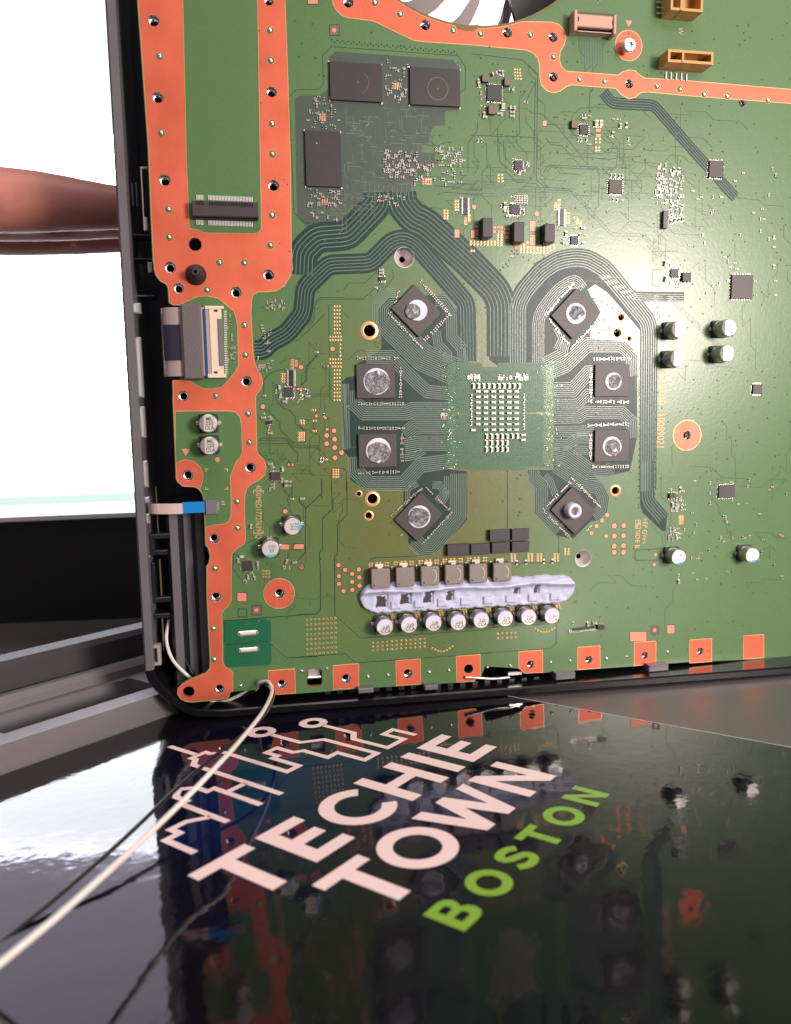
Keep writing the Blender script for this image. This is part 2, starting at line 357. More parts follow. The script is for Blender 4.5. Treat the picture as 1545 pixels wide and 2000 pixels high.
# ------------------------------------------------------------------ printed glossy mat
LS = 0.0837254
mat_m = Matrix(((0.608407, -0.793625, 0, -0.12408897), (0.793625, 0.608407, 0, 0.21799634), (0, 0, 1, 0), (0, 0, 0, 1)))
MAT = empty('printed_mat', mat_m)
tag(MAT, 'glossy dark blue mat printed with pink skyline and lettering under the chassis', 'mat')
def lg(x, y): return (x*LS, -y*LS)
def LP(pts): return [lg(x, y) for x, y in pts]
m = bpy.data.materials.new('mat_film'); n, l, bs = nodes(m); MATS['mat_film'] = m
tc = n.new('ShaderNodeTexCoord')
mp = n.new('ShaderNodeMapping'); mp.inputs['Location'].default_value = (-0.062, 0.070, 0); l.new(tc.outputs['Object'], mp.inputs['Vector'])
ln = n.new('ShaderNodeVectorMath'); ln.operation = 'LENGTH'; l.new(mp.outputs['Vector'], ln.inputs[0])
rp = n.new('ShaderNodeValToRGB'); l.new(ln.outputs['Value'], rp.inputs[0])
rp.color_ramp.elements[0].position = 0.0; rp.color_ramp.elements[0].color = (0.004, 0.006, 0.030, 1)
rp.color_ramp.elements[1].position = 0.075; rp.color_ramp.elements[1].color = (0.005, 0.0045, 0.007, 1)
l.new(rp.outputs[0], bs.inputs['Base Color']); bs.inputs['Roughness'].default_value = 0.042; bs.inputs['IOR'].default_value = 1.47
n1 = n.new('ShaderNodeTexNoise'); n1.inputs['Scale'].default_value = 75; n1.inputs['Detail'].default_value = 3; n1.inputs['Distortion'].default_value = 0.6; l.new(tc.outputs['Object'], n1.inputs['Vector'])
n2 = n.new('ShaderNodeTexNoise'); n2.inputs['Scale'].default_value = 330; n2.inputs['Detail'].default_value = 1.5; l.new(tc.outputs['Object'], n2.inputs['Vector'])
ma = n.new('ShaderNodeMath'); ma.operation = 'MULTIPLY_ADD'; ma.inputs[1].default_value = 0.22; l.new(n2.outputs['Fac'], ma.inputs[0]); l.new(n1.outputs['Fac'], ma.inputs[2])
bp = n.new('ShaderNodeBump'); bp.inputs['Strength'].default_value = 0.12; bp.inputs['Distance'].default_value = 0.0007; l.new(ma.outputs[0], bp.inputs['Height']); l.new(bp.outputs['Normal'], bs.inputs['Normal'])
sm = n.new('ShaderNodeTexNoise'); sm.inputs['Scale'].default_value = 28; sm.inputs['Detail'].default_value = 7; sm.inputs['Roughness'].default_value = 0.7; l.new(tc.outputs['Object'], sm.inputs['Vector'])   # smudges
sr = n.new('ShaderNodeMapRange'); sr.inputs[1].default_value = 0.35; sr.inputs[2].default_value = 0.75; sr.inputs[3].default_value = 0.025; sr.inputs[4].default_value = 0.11; l.new(sm.outputs['Fac'], sr.inputs[0]); l.new(sr.outputs[0], bs.inputs['Roughness'])
m = bpy.data.materials.new('print_blue'); n, l, bs = nodes(m); MATS['print_blue'] = m
tc = n.new('ShaderNodeTexCoord'); sx = n.new('ShaderNodeSeparateXYZ'); l.new(tc.outputs['Object'], sx.inputs[0])
mr = n.new('ShaderNodeMapRange'); mr.inputs[1].default_value = -0.097; mr.inputs[2].default_value = -0.066; l.new(sx.outputs['Y'], mr.inputs[0])
mx = n.new('ShaderNodeMix'); mx.data_type = 'RGBA'; mx.inputs[6].default_value = (0.002, 0.003, 0.012, 1); mx.inputs[7].default_value = (0.004, 0.011, 0.055, 1)
l.new(mr.outputs[0], mx.inputs[0]); l.new(mx.outputs[2], bs.inputs['Base Color']); bs.inputs['Roughness'].default_value = 0.042; bs.inputs['IOR'].default_value = 1.47
b = MB(); outer = LP([(-420, 2500), (1975, 2500), (1975, -190), (-420, -190)]); b.slab(outer, -1.15, 0, 'mat_film'); b.obj('film', MAT)
b = MB(); b.ribbon(LP([(1977, 2500), (1977, -190)]), 0.5, -1.1, 0.06, 'mat_edge_glint'); b.obj('edge', MAT)  # light caught on the rim of the mat, put in as a pale strip
b = MB(); b.fill(LP([(245, 985), (245, 750), (297, 750), (297, 705), (358, 705), (430, 742), (430, 583), (455, 583), (455, 525), (500, 482), (543, 525), (543, 583), (573, 583), (573, 646), (668, 646),
    (668, 352), (707, 315), (707, 290), (775, 290), (775, 318), (813, 352), (813, 700), (874, 700), (874, 562), (900, 562), (900, 500), (957, 500), (957, 588), (992, 612), (992, 738), (1047, 738), (1047, 873), (1100, 873), (1300, 1000), (1100, 1130), (560, 1130)]), 0.04, 'print_blue'); b.obj('blue_print', MAT)
LZ0, LZ1 = 0.05, 0.09
b = MB(); w = 25*LS
for p in ([(245, 888), (245, 750), (297, 750), (297, 705), (358, 705), (420, 744)], [(430, 820), (430, 583), (455, 583), (455, 525), (500, 482), (543, 525), (543, 583), (573, 583), (573, 820)], [(585, 646), (660, 646)],
          [(668, 820), (668, 352), (707, 315), (707, 290), (775, 290), (775, 318), (813, 352), (813, 700), (874, 700), (874, 562), (900, 562), (900, 500), (957, 500), (957, 588), (992, 612), (992, 738), (1047, 738), (1047, 873), (1122, 873), (1122, 600), (1048, 540), (1048, 372)],
          [(739, 112), (739, 282)], [(1242, 484), (1242, 655), (1188, 700), (1188, 873), (1293, 873), (1293, 770), (1355, 770), (1355, 888)]):
    q = LP(p); L0, L1 = offset(q, -w/2), offset(q, w/2)
    b.add([(x, y, LZ1) for x, y in L0]+[(x, y, LZ1) for x, y in L1], [(i, i+1, len(q)+i+1, len(q)+i) for i in range(len(q)-1)], 'print_white')
for cx, cy in ((1048, 316), (1242, 428)):
    x, y = lg(cx, cy); b.fill(circ(x, y, 61*LS, 32), LZ1, 'print_white', [circ(x, y, 27*LS, 24)])
b.obj('skyline_print', MAT)
def rect(x0, y0, x1, y1): return [(x0, y0), (x1, y0), (x1, y1), (x0, y1)]
def letter(m, polys, holes=None):
    b = MB()
    for i, p in enumerate(polys): b.fill(LP(p), LZ1, m, [LP(h) for h in (holes or []) if i == 0])
    b.obj('letter', MAT)
def eshape(x0, x1, xm, s, y0, y1, t):
    ym = (y0+y1)/2; return [(x0, y0), (x1, y0), (x1, y0+t), (x0+s, y0+t), (x0+s, ym-t/2), (xm, ym-t/2), (xm, ym+t/2), (x0+s, ym+t/2), (x0+s, y1-t), (x1, y1-t), (x1, y1), (x0, y1)]
def ring(cx, cy, rx, ry, t): return [(cx+rx*math.cos(a*math.pi/24), cy+ry*math.sin(a*math.pi/24)) for a in range(48)], [(cx+(rx-t)*math.cos(a*math.pi/24), cy+(ry-t)*math.sin(a*math.pi/24)) for a in range(48)]
def tshape(x0, x1, s0, s1, y0, y1, t): return [(x0, y0), (x1, y0), (x1, y0+t), (s1, y0+t), (s1, y1), (s0, y1), (s0, y0+t), (x0, y0+t)]
pw, pg = 'print_white', 'print_green'
letter(pw, [tshape(152, 362, 232, 285, 972, 1228, 48)]); letter(pw, [eshape(403, 572, 557, 55, 972, 1228, 49)])
ca = [R(40+280*k/36) for k in range(37)]; letter(pw, [[(738+129*math.cos(a), 1100+129*math.sin(a)) for a in ca]+[(738+78*math.cos(a), 1100+78*math.sin(a)) for a in ca[::-1]]])
letter(pw, [[(865, 972), (918, 972), (918, 1075), (1030, 1075), (1030, 972), (1083, 972), (1083, 1228), (1030, 1228), (1030, 1122), (918, 1122), (918, 1228), (865, 1228)]])
letter(pw, [rect(1138, 972, 1192, 1228)]); letter(pw, [eshape(1243, 1415, 1398, 57, 972, 1228, 49)])
letter(pw, [tshape(308, 500, 380, 433, 1298, 1537, 47)]); ro, ri = ring(630, 1417, 120, 121, 48); letter(pw, [ro], [ri])
letter(pw, [[(762, 1298), (818, 1298), (852, 1445), (895, 1298), (942, 1298), (982, 1445), (1018, 1298), (1066, 1298), (1000, 1537), (953, 1537), (916, 1400), (872, 1537), (825, 1537)]])
NN = lambda x0, x1, y0, y1, s: [(x0, y0), (x0+s*.95, y0), (x1-s, y0+(y1-y0)*.63), (x1-s, y0), (x1, y0), (x1, y1), (x1-s, y1), (x0+s, y0+(y1-y0)*.34), (x0+s, y1), (x0, y1)]
letter(pw, [NN(1095, 1292, 1298, 1537, 48)])
letter(pg, [[(362, 1625), (430, 1625), (447, 1632), (457, 1650), (456, 1668), (445, 1682), (461, 1694), (468, 1712), (464, 1732), (450, 1744), (430, 1748), (362, 1748)]], [[(393, 1649), (424, 1649), (428, 1661), (424, 1673), (393, 1673)], [(393, 1696), (430, 1696), (436, 1709), (430, 1722), (393, 1722)]])
for cx in (580, 1033): ro, ri = ring(cx, 1687, 64, 64, 29); letter(pg, [ro], [ri])
b = MB(); q = smooth_path(LP([(778, 1660), (758, 1641), (730, 1637), (703, 1645), (702, 1668), (722, 1681), (750, 1690), (768, 1702), (764, 1725), (740, 1736), (712, 1732), (690, 1714)])); L0, L1 = offset(q, -14*LS), offset(q, 14*LS)
b.add([(x, y, LZ1) for x, y in L0]+[(x, y, LZ1) for x, y in L1], [(i, i+1, len(q)+i+1, len(q)+i) for i in range(len(q)-1)], pg); b.obj('letter', MAT)
letter(pg, [tshape(826, 930, 862, 893, 1625, 1748, 27)]); letter(pg, [NN(1143, 1253, 1625, 1748, 30)])

# ------------------------------------------------------------------ black console chassis behind the board (board coordinates)
CH = empty('console_chassis', BOARD_M); tag(CH, 'black plastic console chassis standing upright around the green board', 'chassis')
def yb(x): return -102.4+(x+81)*0.0136
corner = [PX(283, 1310, -3), PX(290, 1332, -3), PX(303, 1350, -2), PX(330, 1376, -2), PX(362, 1396, -1), PX(385, 1404, 0)]
path = [(-93.1, 260), (-93.1, 60), (-93.1, -20)] + corner + [(-66, yb(-66)), (-16, yb(-16)), (42, yb(42)), (112, yb(112)), (235, yb(235))]
def zf(x): return -2.0 if x < -80 else 3.6+0.055*x
b = MB(); out = offset(path, 0); inn = offset(path, 3.3)
vs_, fs_ = [], []
for (xo_, yo_), (xi, yi) in zip(out, inn):
    z1 = zf(xo_); vs_ += [(xo_, yo_, -42), (xo_, yo_, z1-1), (xo_, yo_, z1-.8), (xo_+(xi-xo_)*.2, yo_+(yi-yo_)*.2, z1), (xi-(xi-xo_)*.15, yi-(yi-yo_)*.15, z1), (xi, yi, z1-.7), (xi, yi, -42)]
k = 7
for i in range(len(path)-1):
    for j in range(k-1): fs_.append((i*k+j, (i+1)*k+j, (i+1)*k+j+1, i*k+j+1))
b.add(vs_[:4*k], [f for f in fs_ if max(f) < 4*k], 'case_rim'); b.obj('side_rim', CH)
b = MB(); b.add(vs_[3*k:], [tuple(i-3*k for i in f) for f in fs_ if min(f) >= 3*k], 'bottom_rim'); b.obj('bottom_rim', CH)
FC = PX(920, -269, 0); FR_ = abs(PX(920, 50)[1]-FC[1])
b = MB(); bp_ = rrect(71, 78.5, 330, 364); b.slab(bp_, -44, -40, 'case_navy', holes=[circ(FC[0], FC[1], 66, 64)]); b.fill(bp_, -44, 'case_navy', [circ(FC[0], FC[1], 66, 64)]); b.obj('back_panel', CH)
# grip ribs on the outer side of the rim
ribs = MB().mats
for k_ in range(26):
    y = PX(240, 470+17*k_, -6)[1]; b = MB(); b.box(-92.75, y, 1.0, 1.9, -12, -3.2, 'case_rim', bev=.3); b.obj('grip_rib', CH)
# inner features of the left bay
def cbox(name, x0, y0, x1, y1, h, d, m, bev=0.2, parent=CH):
    a = PX(x0, y0, h); c = PX(x1, y1, h); b = MB(); b.box((a[0]+c[0])/2, (a[1]+c[1])/2, abs(c[0]-a[0]), abs(c[1]-a[1]), h-d, h, m, bev=bev); return b.obj(name, parent)
duct = cbox('duct_cover', 322, 985, 412, 1345, -10, 28, 'case_black', .8)
for x in (345, 372, 395): cbox('duct_ridge', x, 990, x+2.0, 1340, -9.2, 1.2, 'case_rim', .2, CH)
for x0, y0, x1, y1 in ((260, 591, 275, 612), (264, 658, 281, 776), (270, 794, 285, 855), (275, 900, 290, 952), (279, 971, 292, 983), (281, 1004, 293, 1023), (290, 1212, 299, 1229)):
    cbox('shield_tab', x0, y0, x1, y1, -7, 3, 'bright_metal', .5)
for y in (1086, 1124): cbox('shield_tab', 284, y, 293, y+4, -7, 2, 'bright_metal', .2)
for x0, y0, x1, y1 in ((290, 1044, 330, 1052), (292, 1076, 328, 1084), (296, 1168, 334, 1176), (300, 1200, 332, 1207), (285, 1052, 303, 1076), (294, 1100, 306, 1168)):
    cbox('bracket', x0, y0, x1, y1, -9, 8, 'case_black', .3)
for x0, y0, x1, y1 in ((303, 950, 310, 1041), (310, 1093, 317, 1163), (315, 1207, 322, 1272)): cbox('olive_strip', x0, y0, x1, y1, -12, 1, 'strip_olive', .1)
for x0, y0, x1, y1 in ((248, 352, 253, 398), (256, 357, 261, 402), (264, 356, 269, 404)): cbox('vent_slat', x0, y0, x1, y1, -9, 6, 'case_rim', .3)
for y in (457, 504, 576): cbox('inner_rib', 254, y, 300, y+3, -13, 10, 'case_rim', .3)
for x0, y0, x1, y1 in ((276, 325, 289, 330), (276, 325, 279, 425), (279, 424, 289, 450), (288, 512, 298, 532)): cbox('shield_tab', x0, y0, x1, y1, -3, 1.0, 'flex_grey', .2)
b = MB(); a = PX(292, 1261, -6); c = PX(315, 1299, -6); o_ = [(a[0], a[1]), (c[0], a[1]), (c[0], c[1]), (a[0], c[1])]; b.slab(o_, -9, -6, 'flex_grey', holes=[inset(ccw(o_), 1.1)]); b.obj('clip_frame', CH)
for x0, x1, y0, y1 in ((1086, 1124, 1316, 1326), (1268, 1306, 1300, 1310), (700, 730, 1346, 1353), (830, 856, 1340, 1347)): cbox('clip', x0, y0, x1, y1, 3.5, 6, 'case_rim', .3)
b = MB()
for k_ in range(22): a = PX(640+24*k_, 1352-24*k_*.062, -2); b.box(a[0], a[1], 2.4, 2.0, -14, -2.0, 'case_black', bev=.2)
tag(b.obj('bottom_teeth', CH), kind='stuff')
b = MB(); q = smooth_path([PX(905, 1318, -2), PX(930, 1325, 2), PX(955, 1329, 3), PX(975, 1327, 2), PX(990, 1318, -2)]); 
w3 = [BO + BX*x + BY*y + BN*1.0 for x, y in q]
cl = world_curve('antenna_clip', w3, 0.6, 'can_side'); cl.parent = CH; cl.matrix_parent_inverse = BOARD_M.inverted()
cbox('antenna_plate', 992, 1313, 1020, 1318, -1.8, 1, 'bright_metal', .2)

# ------------------------------------------------------------------ cooling fan seen through the round opening
FC = PX(920, -269, 0); FR_ = abs(PX(920, 50)[1]-FC[1])
FAN = empty('cooling_fan', BOARD_M @ Matrix.Translation((FC[0]*MM, FC[1]*MM, -0.03))); tag(FAN, 'grey bladed cooling fan with daylight showing through behind the board opening', 'fan')
b = MB(); b.lathe(0, 0, [(66, -10), (66, 8), (63, 9), (62, -10)], 'shroud', 64, cap=False); b.add([(x, y, -4) for x, y in circ(0, 0, 54, 64)]+[(x, y, -4) for x, y in circ(0, 0, 50, 64)], [(i, (i+1) % 64, 64+(i+1) % 64, 64+i) for i in range(64)], 'fan_grey'); b.obj('shroud', FAN)
b = MB(); b.lathe(0, 0, [(22, -10), (22, 3), (20, 4.5)], 'fan_grey', 40); b.obj('hub', FAN, True)
for k_ in range(11):
    a0 = 2*math.pi*k_/11+.12; b = MB(); A, B_ = [], []
    for j in range(9):
        t = j/8; r_ = 21+39*t; aa = a0-1.2*t; wd = 0.10-0.01*t
        A.append((r_*math.cos(aa), r_*math.sin(aa), 1.5-1.5*t)); B_.append((r_*math.cos(aa+wd*2), r_*math.sin(aa+wd*2), -5-1.5*t))
    b.add(A+B_, [(i, i+1, 10+i, 9+i) for i in range(8)], 'fan_grey')
    b.add([(x, y, z-1) for x, y, z in A+B_], [(9+i, 10+i, i+1, i) for i in range(8)], 'fan_grey'); b.obj('blade', FAN, True)
b = MB(); b.slab([(72*math.cos(R(a)), 72*math.sin(R(a))) for a in range(-63, -9, 3)]+[(30*math.cos(R(a)), 30*math.sin(R(a))) for a in range(-12, -50, -3)], 3, 5, 'shroud'); b.obj('guard', FAN)

# ------------------------------------------------------------------ other things at the left
ang = math.degrees(math.atan2(0.793625, 0.608407))
def matbox(b, x0, y0, x1, y1, z0, z1, m, bev=1.0): b.prism(LP([(x0, y0), (x1, y0), (x1, y1), (x0, y1)]), z0, z1, m, bev=bev)
GC = empty('plastic_cover', mat_m); tag(GC, 'grey plastic cover with dark recess lying behind the chassis corner', 'cover')
b = MB(); o_ = ccw(LP([(150, -215), (1500, -215), (1500, -900), (150, -900)])); hl = ccw(LP([(300, -330), (1020, -330), (1020, -560), (300, -560)])); b.slab(o_, -1.1, 9, 'grey_case', holes=[hl]); b.obj('shell', GC)
b = MB(); b.fill(hl, 1.0, 'grey_case_dark'); b.obj('recess', GC)
b = MB(); b.prism(LP([(200, -600), (1300, -600), (1300, -690), (200, -690)]), 9.1, 14, 'grey_case', bev=2); b.obj('ridge', GC)
b = MB(); b.prism(LP([(150, -720), (1500, -720), (1500, -890), (150, -890)]), 9.1, 24, 'grey_case_dark', bev=2); b.obj('raised_edge', GC)
DB = empty('dark_box', Matrix.Translation((-0.24, 0.52, -0.0012))); tag(DB, 'glossy black box with small silver catches in front of the window', 'box')
b = MB(); wallbox(b, -260, 150, -40, 60, 0, 62, 'dark_box'); b.obj('body', DB)
b = MB(); wallbox(b, -270, 155, -44, 64, 62.2, 65, 'window_frame'); b.obj('lid_trim', DB)
for x, z in ((108, 44), (100, 12)): b = MB(); b.box(0, 0, 9, 5, 0, 3, 'bright_metal', bev=.8); q = b.obj('catch', DB); q.location = (x*MM, -0.041, z*MM); q.rotation_euler = (R(90), 0, 0)

# ------------------------------------------------------------------ pair of wires crossing the mat
def bw(px, py, h): x, y = PX(px, py, h); return BO+BX*x+BY*y+BN*h
wp = [bw(330, 1210, -14), bw(325, 1250, -12), bw(338, 1290, -8), bw(372, 1325, -6), bw(420, 1372, -9), bw(480, 1352, -8), bw(500, 1346, -4), bw(506, 1334, 2), bw(524, 1332, 6), bw(531, 1352, 14), W(512, 1392, 248), W(470, 1445, 222), W(420, 1500, 200), W(350, 1572, 184), W(270, 1648, 166), W(200, 1712, 152), W(100, 1800, 138), W(-60, 1930, 122)]
w1 = world_curve('white_wire', wp, 0.66, 'wire_white'); tag(w1, 'thin white wire looping out under the board and across the mat', 'wire')
wq = [bw(345, 1268, -14), bw(362, 1290, -10), bw(385, 1330, -8), bw(430, 1374, -11), bw(490, 1352, -6), bw(508, 1338, 0), bw(528, 1338, 4), bw(534, 1358, 12), W(520, 1392, 254), W(478, 1432, 236), W(415, 1480, 222), W(340, 1545, 206), W(270, 1612, 192), W(200, 1676, 180), W(90, 1770, 166), W(-60, 1890, 150)]
w2 = world_curve('black_wire', wq, 0.55, 'wire_black'); tag(w2, 'thin black wire running beside the white wire over the mat', 'wire')

# ================================================================== the circuit board (one thing; everything soldered on it is a part)
BD = empty('circuit_board', BOARD_M); tag(BD, 'green circuit board with orange copper borders standing upright in the chassis', 'circuit board')
outline = [(205, 236), (-84.5, 236)] + P(LT, [(340, -60), (345, 50), (362, 480), (378, 800), (388, 880), (400, 920), (430, 960), (475, 985), (490, 1010), (497, 1090), (500, 1125), (520, 1140), (583, 1143), (588, 1710), (525, 1712), (528, 1800)]) \
    + P(LL, [(527, 0), (545, 400), (552, 600), (565, 625), (600, 655), (690, 660), (725, 680), (750, 715), (762, 760), (770, 960), (773, 1100), (792, 1120), (808, 1180), (800, 1235), (782, 1260), (784, 1500)]) \
    + P(BL, [(770, 620), (768, 680), (740, 715), (620, 765), (570, 795), (545, 830), (540, 870), (560, 905), (600, 925), (640, 930), (890, 905), (912, 890), (915, 865), (930, 850), (1105, 836), (1120, 815), (1150, 800), (1190, 812), (1212, 845), (1235, 874), (1500, 857)]) \
    + P(BM, [(520, 1645), (1400, 1592), (1430, 1570), (1460, 1552)]) + P(BR, [(30, 1552), (200, 1560), (290, 1570), (320, 1604), (460, 1600), (1545, 1520)]) + [(205, -98.0)]
holes = []           # (x, y, radius, ring style)
def H(frame, lst, style, s):
    for x, y, r_ in lst:
        c = frame(x, y); holes.append((c[0], c[1], r_/s/5.25, style))
H(LT, [(470, 200, 38), (1293, 240, 38), (510, 858, 38), (575, 1015, 36), (1255, 915, 38), (1010, 1045, 38), (1088, 1718, 38), (610, 1828, 36)], 'standoff', 3.8625)
H(LL, [(645, 572, 38), (1115, 515, 38), (842, 1048, 36), (857, 1490, 36)], 'standoff', 3.8625)
H(BL, [(1273, 143, 34), (842, 832, 34), (1290, 795, 32)], 'standoff', 3.68); H(BM, [(392, 1568, 38), (883, 1528, 38)], 'standoff', 4.066)
H(BR, [(373, 1535, 31), (812, 1500, 31), (1235, 1467, 30)], 'standoff', 3.8625)
H(TM, [(590, 15, 34), (1145, 180, 33), (40, 660, 33), (20, 5, 30)], 'standoff', 3.68); H(TR, [(262, 235, 33), (590, 268, 32), (593, 553, 32), (1137, 603, 30)], 'standoff', 3.68)
H(PX, [(308, 190, 9.5), (300, 40, 9.5), (1368, 1272, 8), (1342, 850, 9), (1450, 200, 8)], 'standoff', 1)
H(LT, [(700, 685, 44)], 'plain', 3.8625); H(BL, [(620, 850, 40)], 'plain', 3.68); H(BM, [(1363, 1490, 39)], 'plain', 4.066)
H(MR, [(1027, 658, 31), (1055, 540, 25), (1117, 700, 17)], 'lip', 3.8625)
H(BM, [(570, 272, 26), (492, 100, 18)], 'gold', 4.066); H(BM, [(600, 140, 40)], 'gold', 4.066); H(BR, [(1012, 225, 30)], 'gold', 3.8625); H(ML, [(625, 640, 43)], 'gold', 3.8625)
H(ML, [(888, 88, 70)], 'dish', 3.8625); H(BR, [(768, 735, 66)], 'dish', 3.8625)
slot = BM(140, 1558)
hole_loops = [circ(x, y, r_, 18) for x, y, r_, s in holes]
slot_loop = rrect(slot[0], slot[1], 5.6, 6.6, 1.2, -1)
fan_loop = circ(FC[0], FC[1], FR_, 72)
b = MB(); b.slab(outline, -1.6, 0, 'mask', 'fr4', holes=[fan_loop, slot_loop]+hole_loops); b.fill([(x, y) for x, y in outline], -1.62, 'mask_dark', [fan_loop, slot_loop]+hole_loops); b.obj('board_panel', BD)
b = MB(); b.fill(fan_loop, 0.10, 'fr4', [circ(FC[0], FC[1], FR_-.05, 72)]) if False else None
b.add([(x, y, .12) for x, y in circ(FC[0], FC[1], FR_+.75, 72)]+[(x, y, .12) for x, y in circ(FC[0], FC[1], FR_+.02, 72)], [(i, (i+1) % 72, 72+(i+1) % 72, 72+i) for i in range(72)], 'fr4')
b.slab(P(TM, [(1350, 165), (1375, 205), (1430, 222), (1490, 222), (1525, 200), (1530, 180), (1440, 182)]), -1, .14, 'fr4'); b.obj('opening_edge', BD)

def inside(pt, poly):
    x, y = pt; c = False
    for i in range(len(poly)):
        (x1, y1), (x2, y2) = poly[i-1], poly[i]
        if (y1 > y) != (y2 > y) and x < (x2-x1)*(y-y1)/(y2-y1)+x1: c = not c
    return c
def copper(poly, name='copper_area', z=0.05):
    hs = [lp for lp, (x, y, r_, s) in zip(hole_loops, holes) if inside((x, y), poly)]
    if inside(slot, poly): hs.append(slot_loop)
    b = MB(); b.fill(poly, z, 'copper', [[(x, y) for x, y in lp] for lp in hs]); b.ribbon(list(poly)+[poly[0]], 0.28, 0.02, z+.02, 'gold'); return b.obj(name, BD)
left_edge = [(x+.35, y) for x, y in outline[1:]]
# large copper border on the left, with its mask windows on top
i_end = next(i for i, p in enumerate(outline) if abs(p[0]-BL(912, 890)[0]) < .01 and abs(p[1]-BL(912, 890)[1]) < .01)
cl_poly = [(x+.35, y+.0) for x, y in outline[1:i_end-6]] + [(x, y+.35) for x, y in outline[i_end-6:i_end+3]]
inner = P(BL, [(938, 852), (938, 715), (920, 695), (880, 670), (865, 640), (858, 300), (870, 265), (900, 240), (925, 200), (925, 60)]) \
    + P(LL, [(975, 1500), (972, 1200), (980, 1160), (1010, 1130), (1070, 1090), (1080, 1060), (1070, 800), (1075, 720), (1090, 670), (1130, 635), (1180, 610), (1225, 570), (1235, 510), (1220, 460), (1180, 420), (1165, 380), (1160, 150), (1155, 30)]) \
    + P(LT, [(1155, 1830), (1190, 1780), (1210, 1730), (1200, 1680), (1170, 1630), (1145, 1570), (1135, 1480), (1120, 1200), (1125, 1110), (1135, 1065), (1170, 1045), (1250, 1042), (1310, 1035), (1370, 1000), (1420, 920), (1435, 870), (1425, 700), (1418, 0)]) + P(TM, [(160, 700), (140, 130), (132, -60)]) + [(-43.8, 236)]
copper(cl_poly+inner)
def island(pts, m='mask', z=0.085, name='mask_window'):
    b = MB(); b.fill(pts, z, m); b.ribbon(list(pts)+[pts[0]], .22, z-.03, z+.01, 'gold' if m == 'mask' and z > .08 else m); return b.obj(name, BD)
island(P(LT, [(600, -1500), (635, 50), (655, 520), (660, 565), (720, 575), (770, 597), (1150, 605), (1185, 590), (1200, 560), (1190, 50), (1165, -1500)])) 
W2 = P(LT, [(592, 1135), (660, 1105), (720, 1080), (790, 1075), (870, 1090), (930, 1140), (990, 1190), (1010, 1240), (1020, 1300), (1025, 1600), (1000, 1650), (960, 1700), (900, 1760), (830, 1775), (750, 1770), (700, 1740), (660, 1715), (592, 1708)]); island(W2)
W3 = P(LL, [(552, 90), (950, 88), (1000, 95), (1035, 130), (1050, 200), (1055, 400), (1040, 440), (1005, 475), (985, 530), (965, 580), (972, 800), (968, 880), (950, 920), (920, 940), (860, 945), (810, 955), (775, 965), (768, 760), (753, 710), (735, 675), (755, 625), (762, 565), (740, 510), (690, 465), (620, 455), (570, 470), (558, 490), (552, 400)]); island(W3)
top_band = P(TM, [(440, -200), (465, -40), (480, 30), (500, 70), (540, 110), (590, 128), (760, 150), (800, 165), (900, 215), (1060, 290), (1130, 300), (1460, 322)]) \
    + P(TR, [(30, 325), (400, 360), (450, 385), (480, 420), (492, 470), (495, 560), (505, 610), (540, 650), (590, 668), (640, 655), (690, 620), (720, 610), (1040, 635), (1080, 680), (1130, 710), (1180, 700), (1220, 665), (1270, 660), (1525, 685), (2450, 755), (2450, 655), (1525, 578), (1250, 562), (1210, 540), (1180, 510), (1140, 502), (1090, 515), (1060, 540), (720, 515), (680, 510), (650, 480), (635, 430), (640, 370), (670, 320), (683, 270), (670, 220), (630, 175), (580, 160), (440, 156)])
arc = [(FC[0]+(FR_+.8)*math.cos(R(a)), FC[1]+(FR_+.8)*math.sin(R(a))) for a in range(-70, -172, -3)]
copper(top_band+arc)
for frame, x, y, r_ in ((TR, 1133, 328, 5.2), (BL, 1270, 145, 5.6)): c = frame(x, y); copper(circ(c[0], c[1], r_, 40))
c = PX(1342, 850); copper(smooth_path(circ(c[0], c[1], 6.0, 16)))
for frame, q in ((BM, [(285, 1465), (490, 1448), (493, 1642), (290, 1652)]), (BM, [(785, 1425), (980, 1410), (982, 1610), (788, 1622)]), (BM, [(1265, 1390), (1455, 1375), (1457, 1545), (1425, 1568), (1405, 1588), (1268, 1595)]), (BR, [(283, 1440), (462, 1428), (463, 1596), (325, 1602), (295, 1572), (283, 1567)]),
                 (BR, [(727, 1407), (895, 1395), (898, 1562), (727, 1576)]), (BR, [(1153, 1370), (1318, 1360), (1318, 1533), (1153, 1546)]), (BL, [(1190, 700), (1382, 685), (1388, 860), (1240, 870), (1216, 842), (1193, 805)]),
                 (PX, [(1347, 1250), (1390, 1247), (1390, 1292), (1347, 1295)]), (PX, [(1452, 1242), (1492, 1239), (1492, 1284), (1452, 1287)])): copper(P(frame, q), 'copper_square')
def pad(poly, m='copper_pad', z=.07, name='copper_pad', ringm='gapline', rw=.22):
    b = MB()
    if ringm: b.fill(inset(ccw(poly), -rw), z-.03, ringm)
    b.fill(poly, z, m); return b.obj(name, BD)
for frame, x0, y0, x1, y1 in ((BR, 1122, 1290, 1245, 1362), (BR, 1403, 1240, 1458, 1302), (BL, 970, 140, 1035, 200), (LL, 1340, 1095, 1410, 1132), (LL, 1445, 1092, 1520, 1128), (KP, 150, 365, 197, 447), (KP, 320, 370, 363, 452), (KP, 933, 275, 988, 378), (KP, 933, 422, 988, 525), (TM, 300, -20, 370, 28),
                              (LC, 640, 555, 678, 585), (LC, 684, 555, 720, 585), (LC, 1045, 1115, 1085, 1150), (LC, 1020, 955, 1056, 990), (KP, 730, 627, 762, 655), (LC, 515, 1608, 540, 1642), (LC, 570, 1608, 596, 1642), (TR, 515, 868, 542, 905), (TR, 897, 925, 932, 948), (TR, 897, 965, 932, 985)):
    pad(P(frame, [(x0, y0), (x1, y0), (x1, y1), (x0, y1)]))
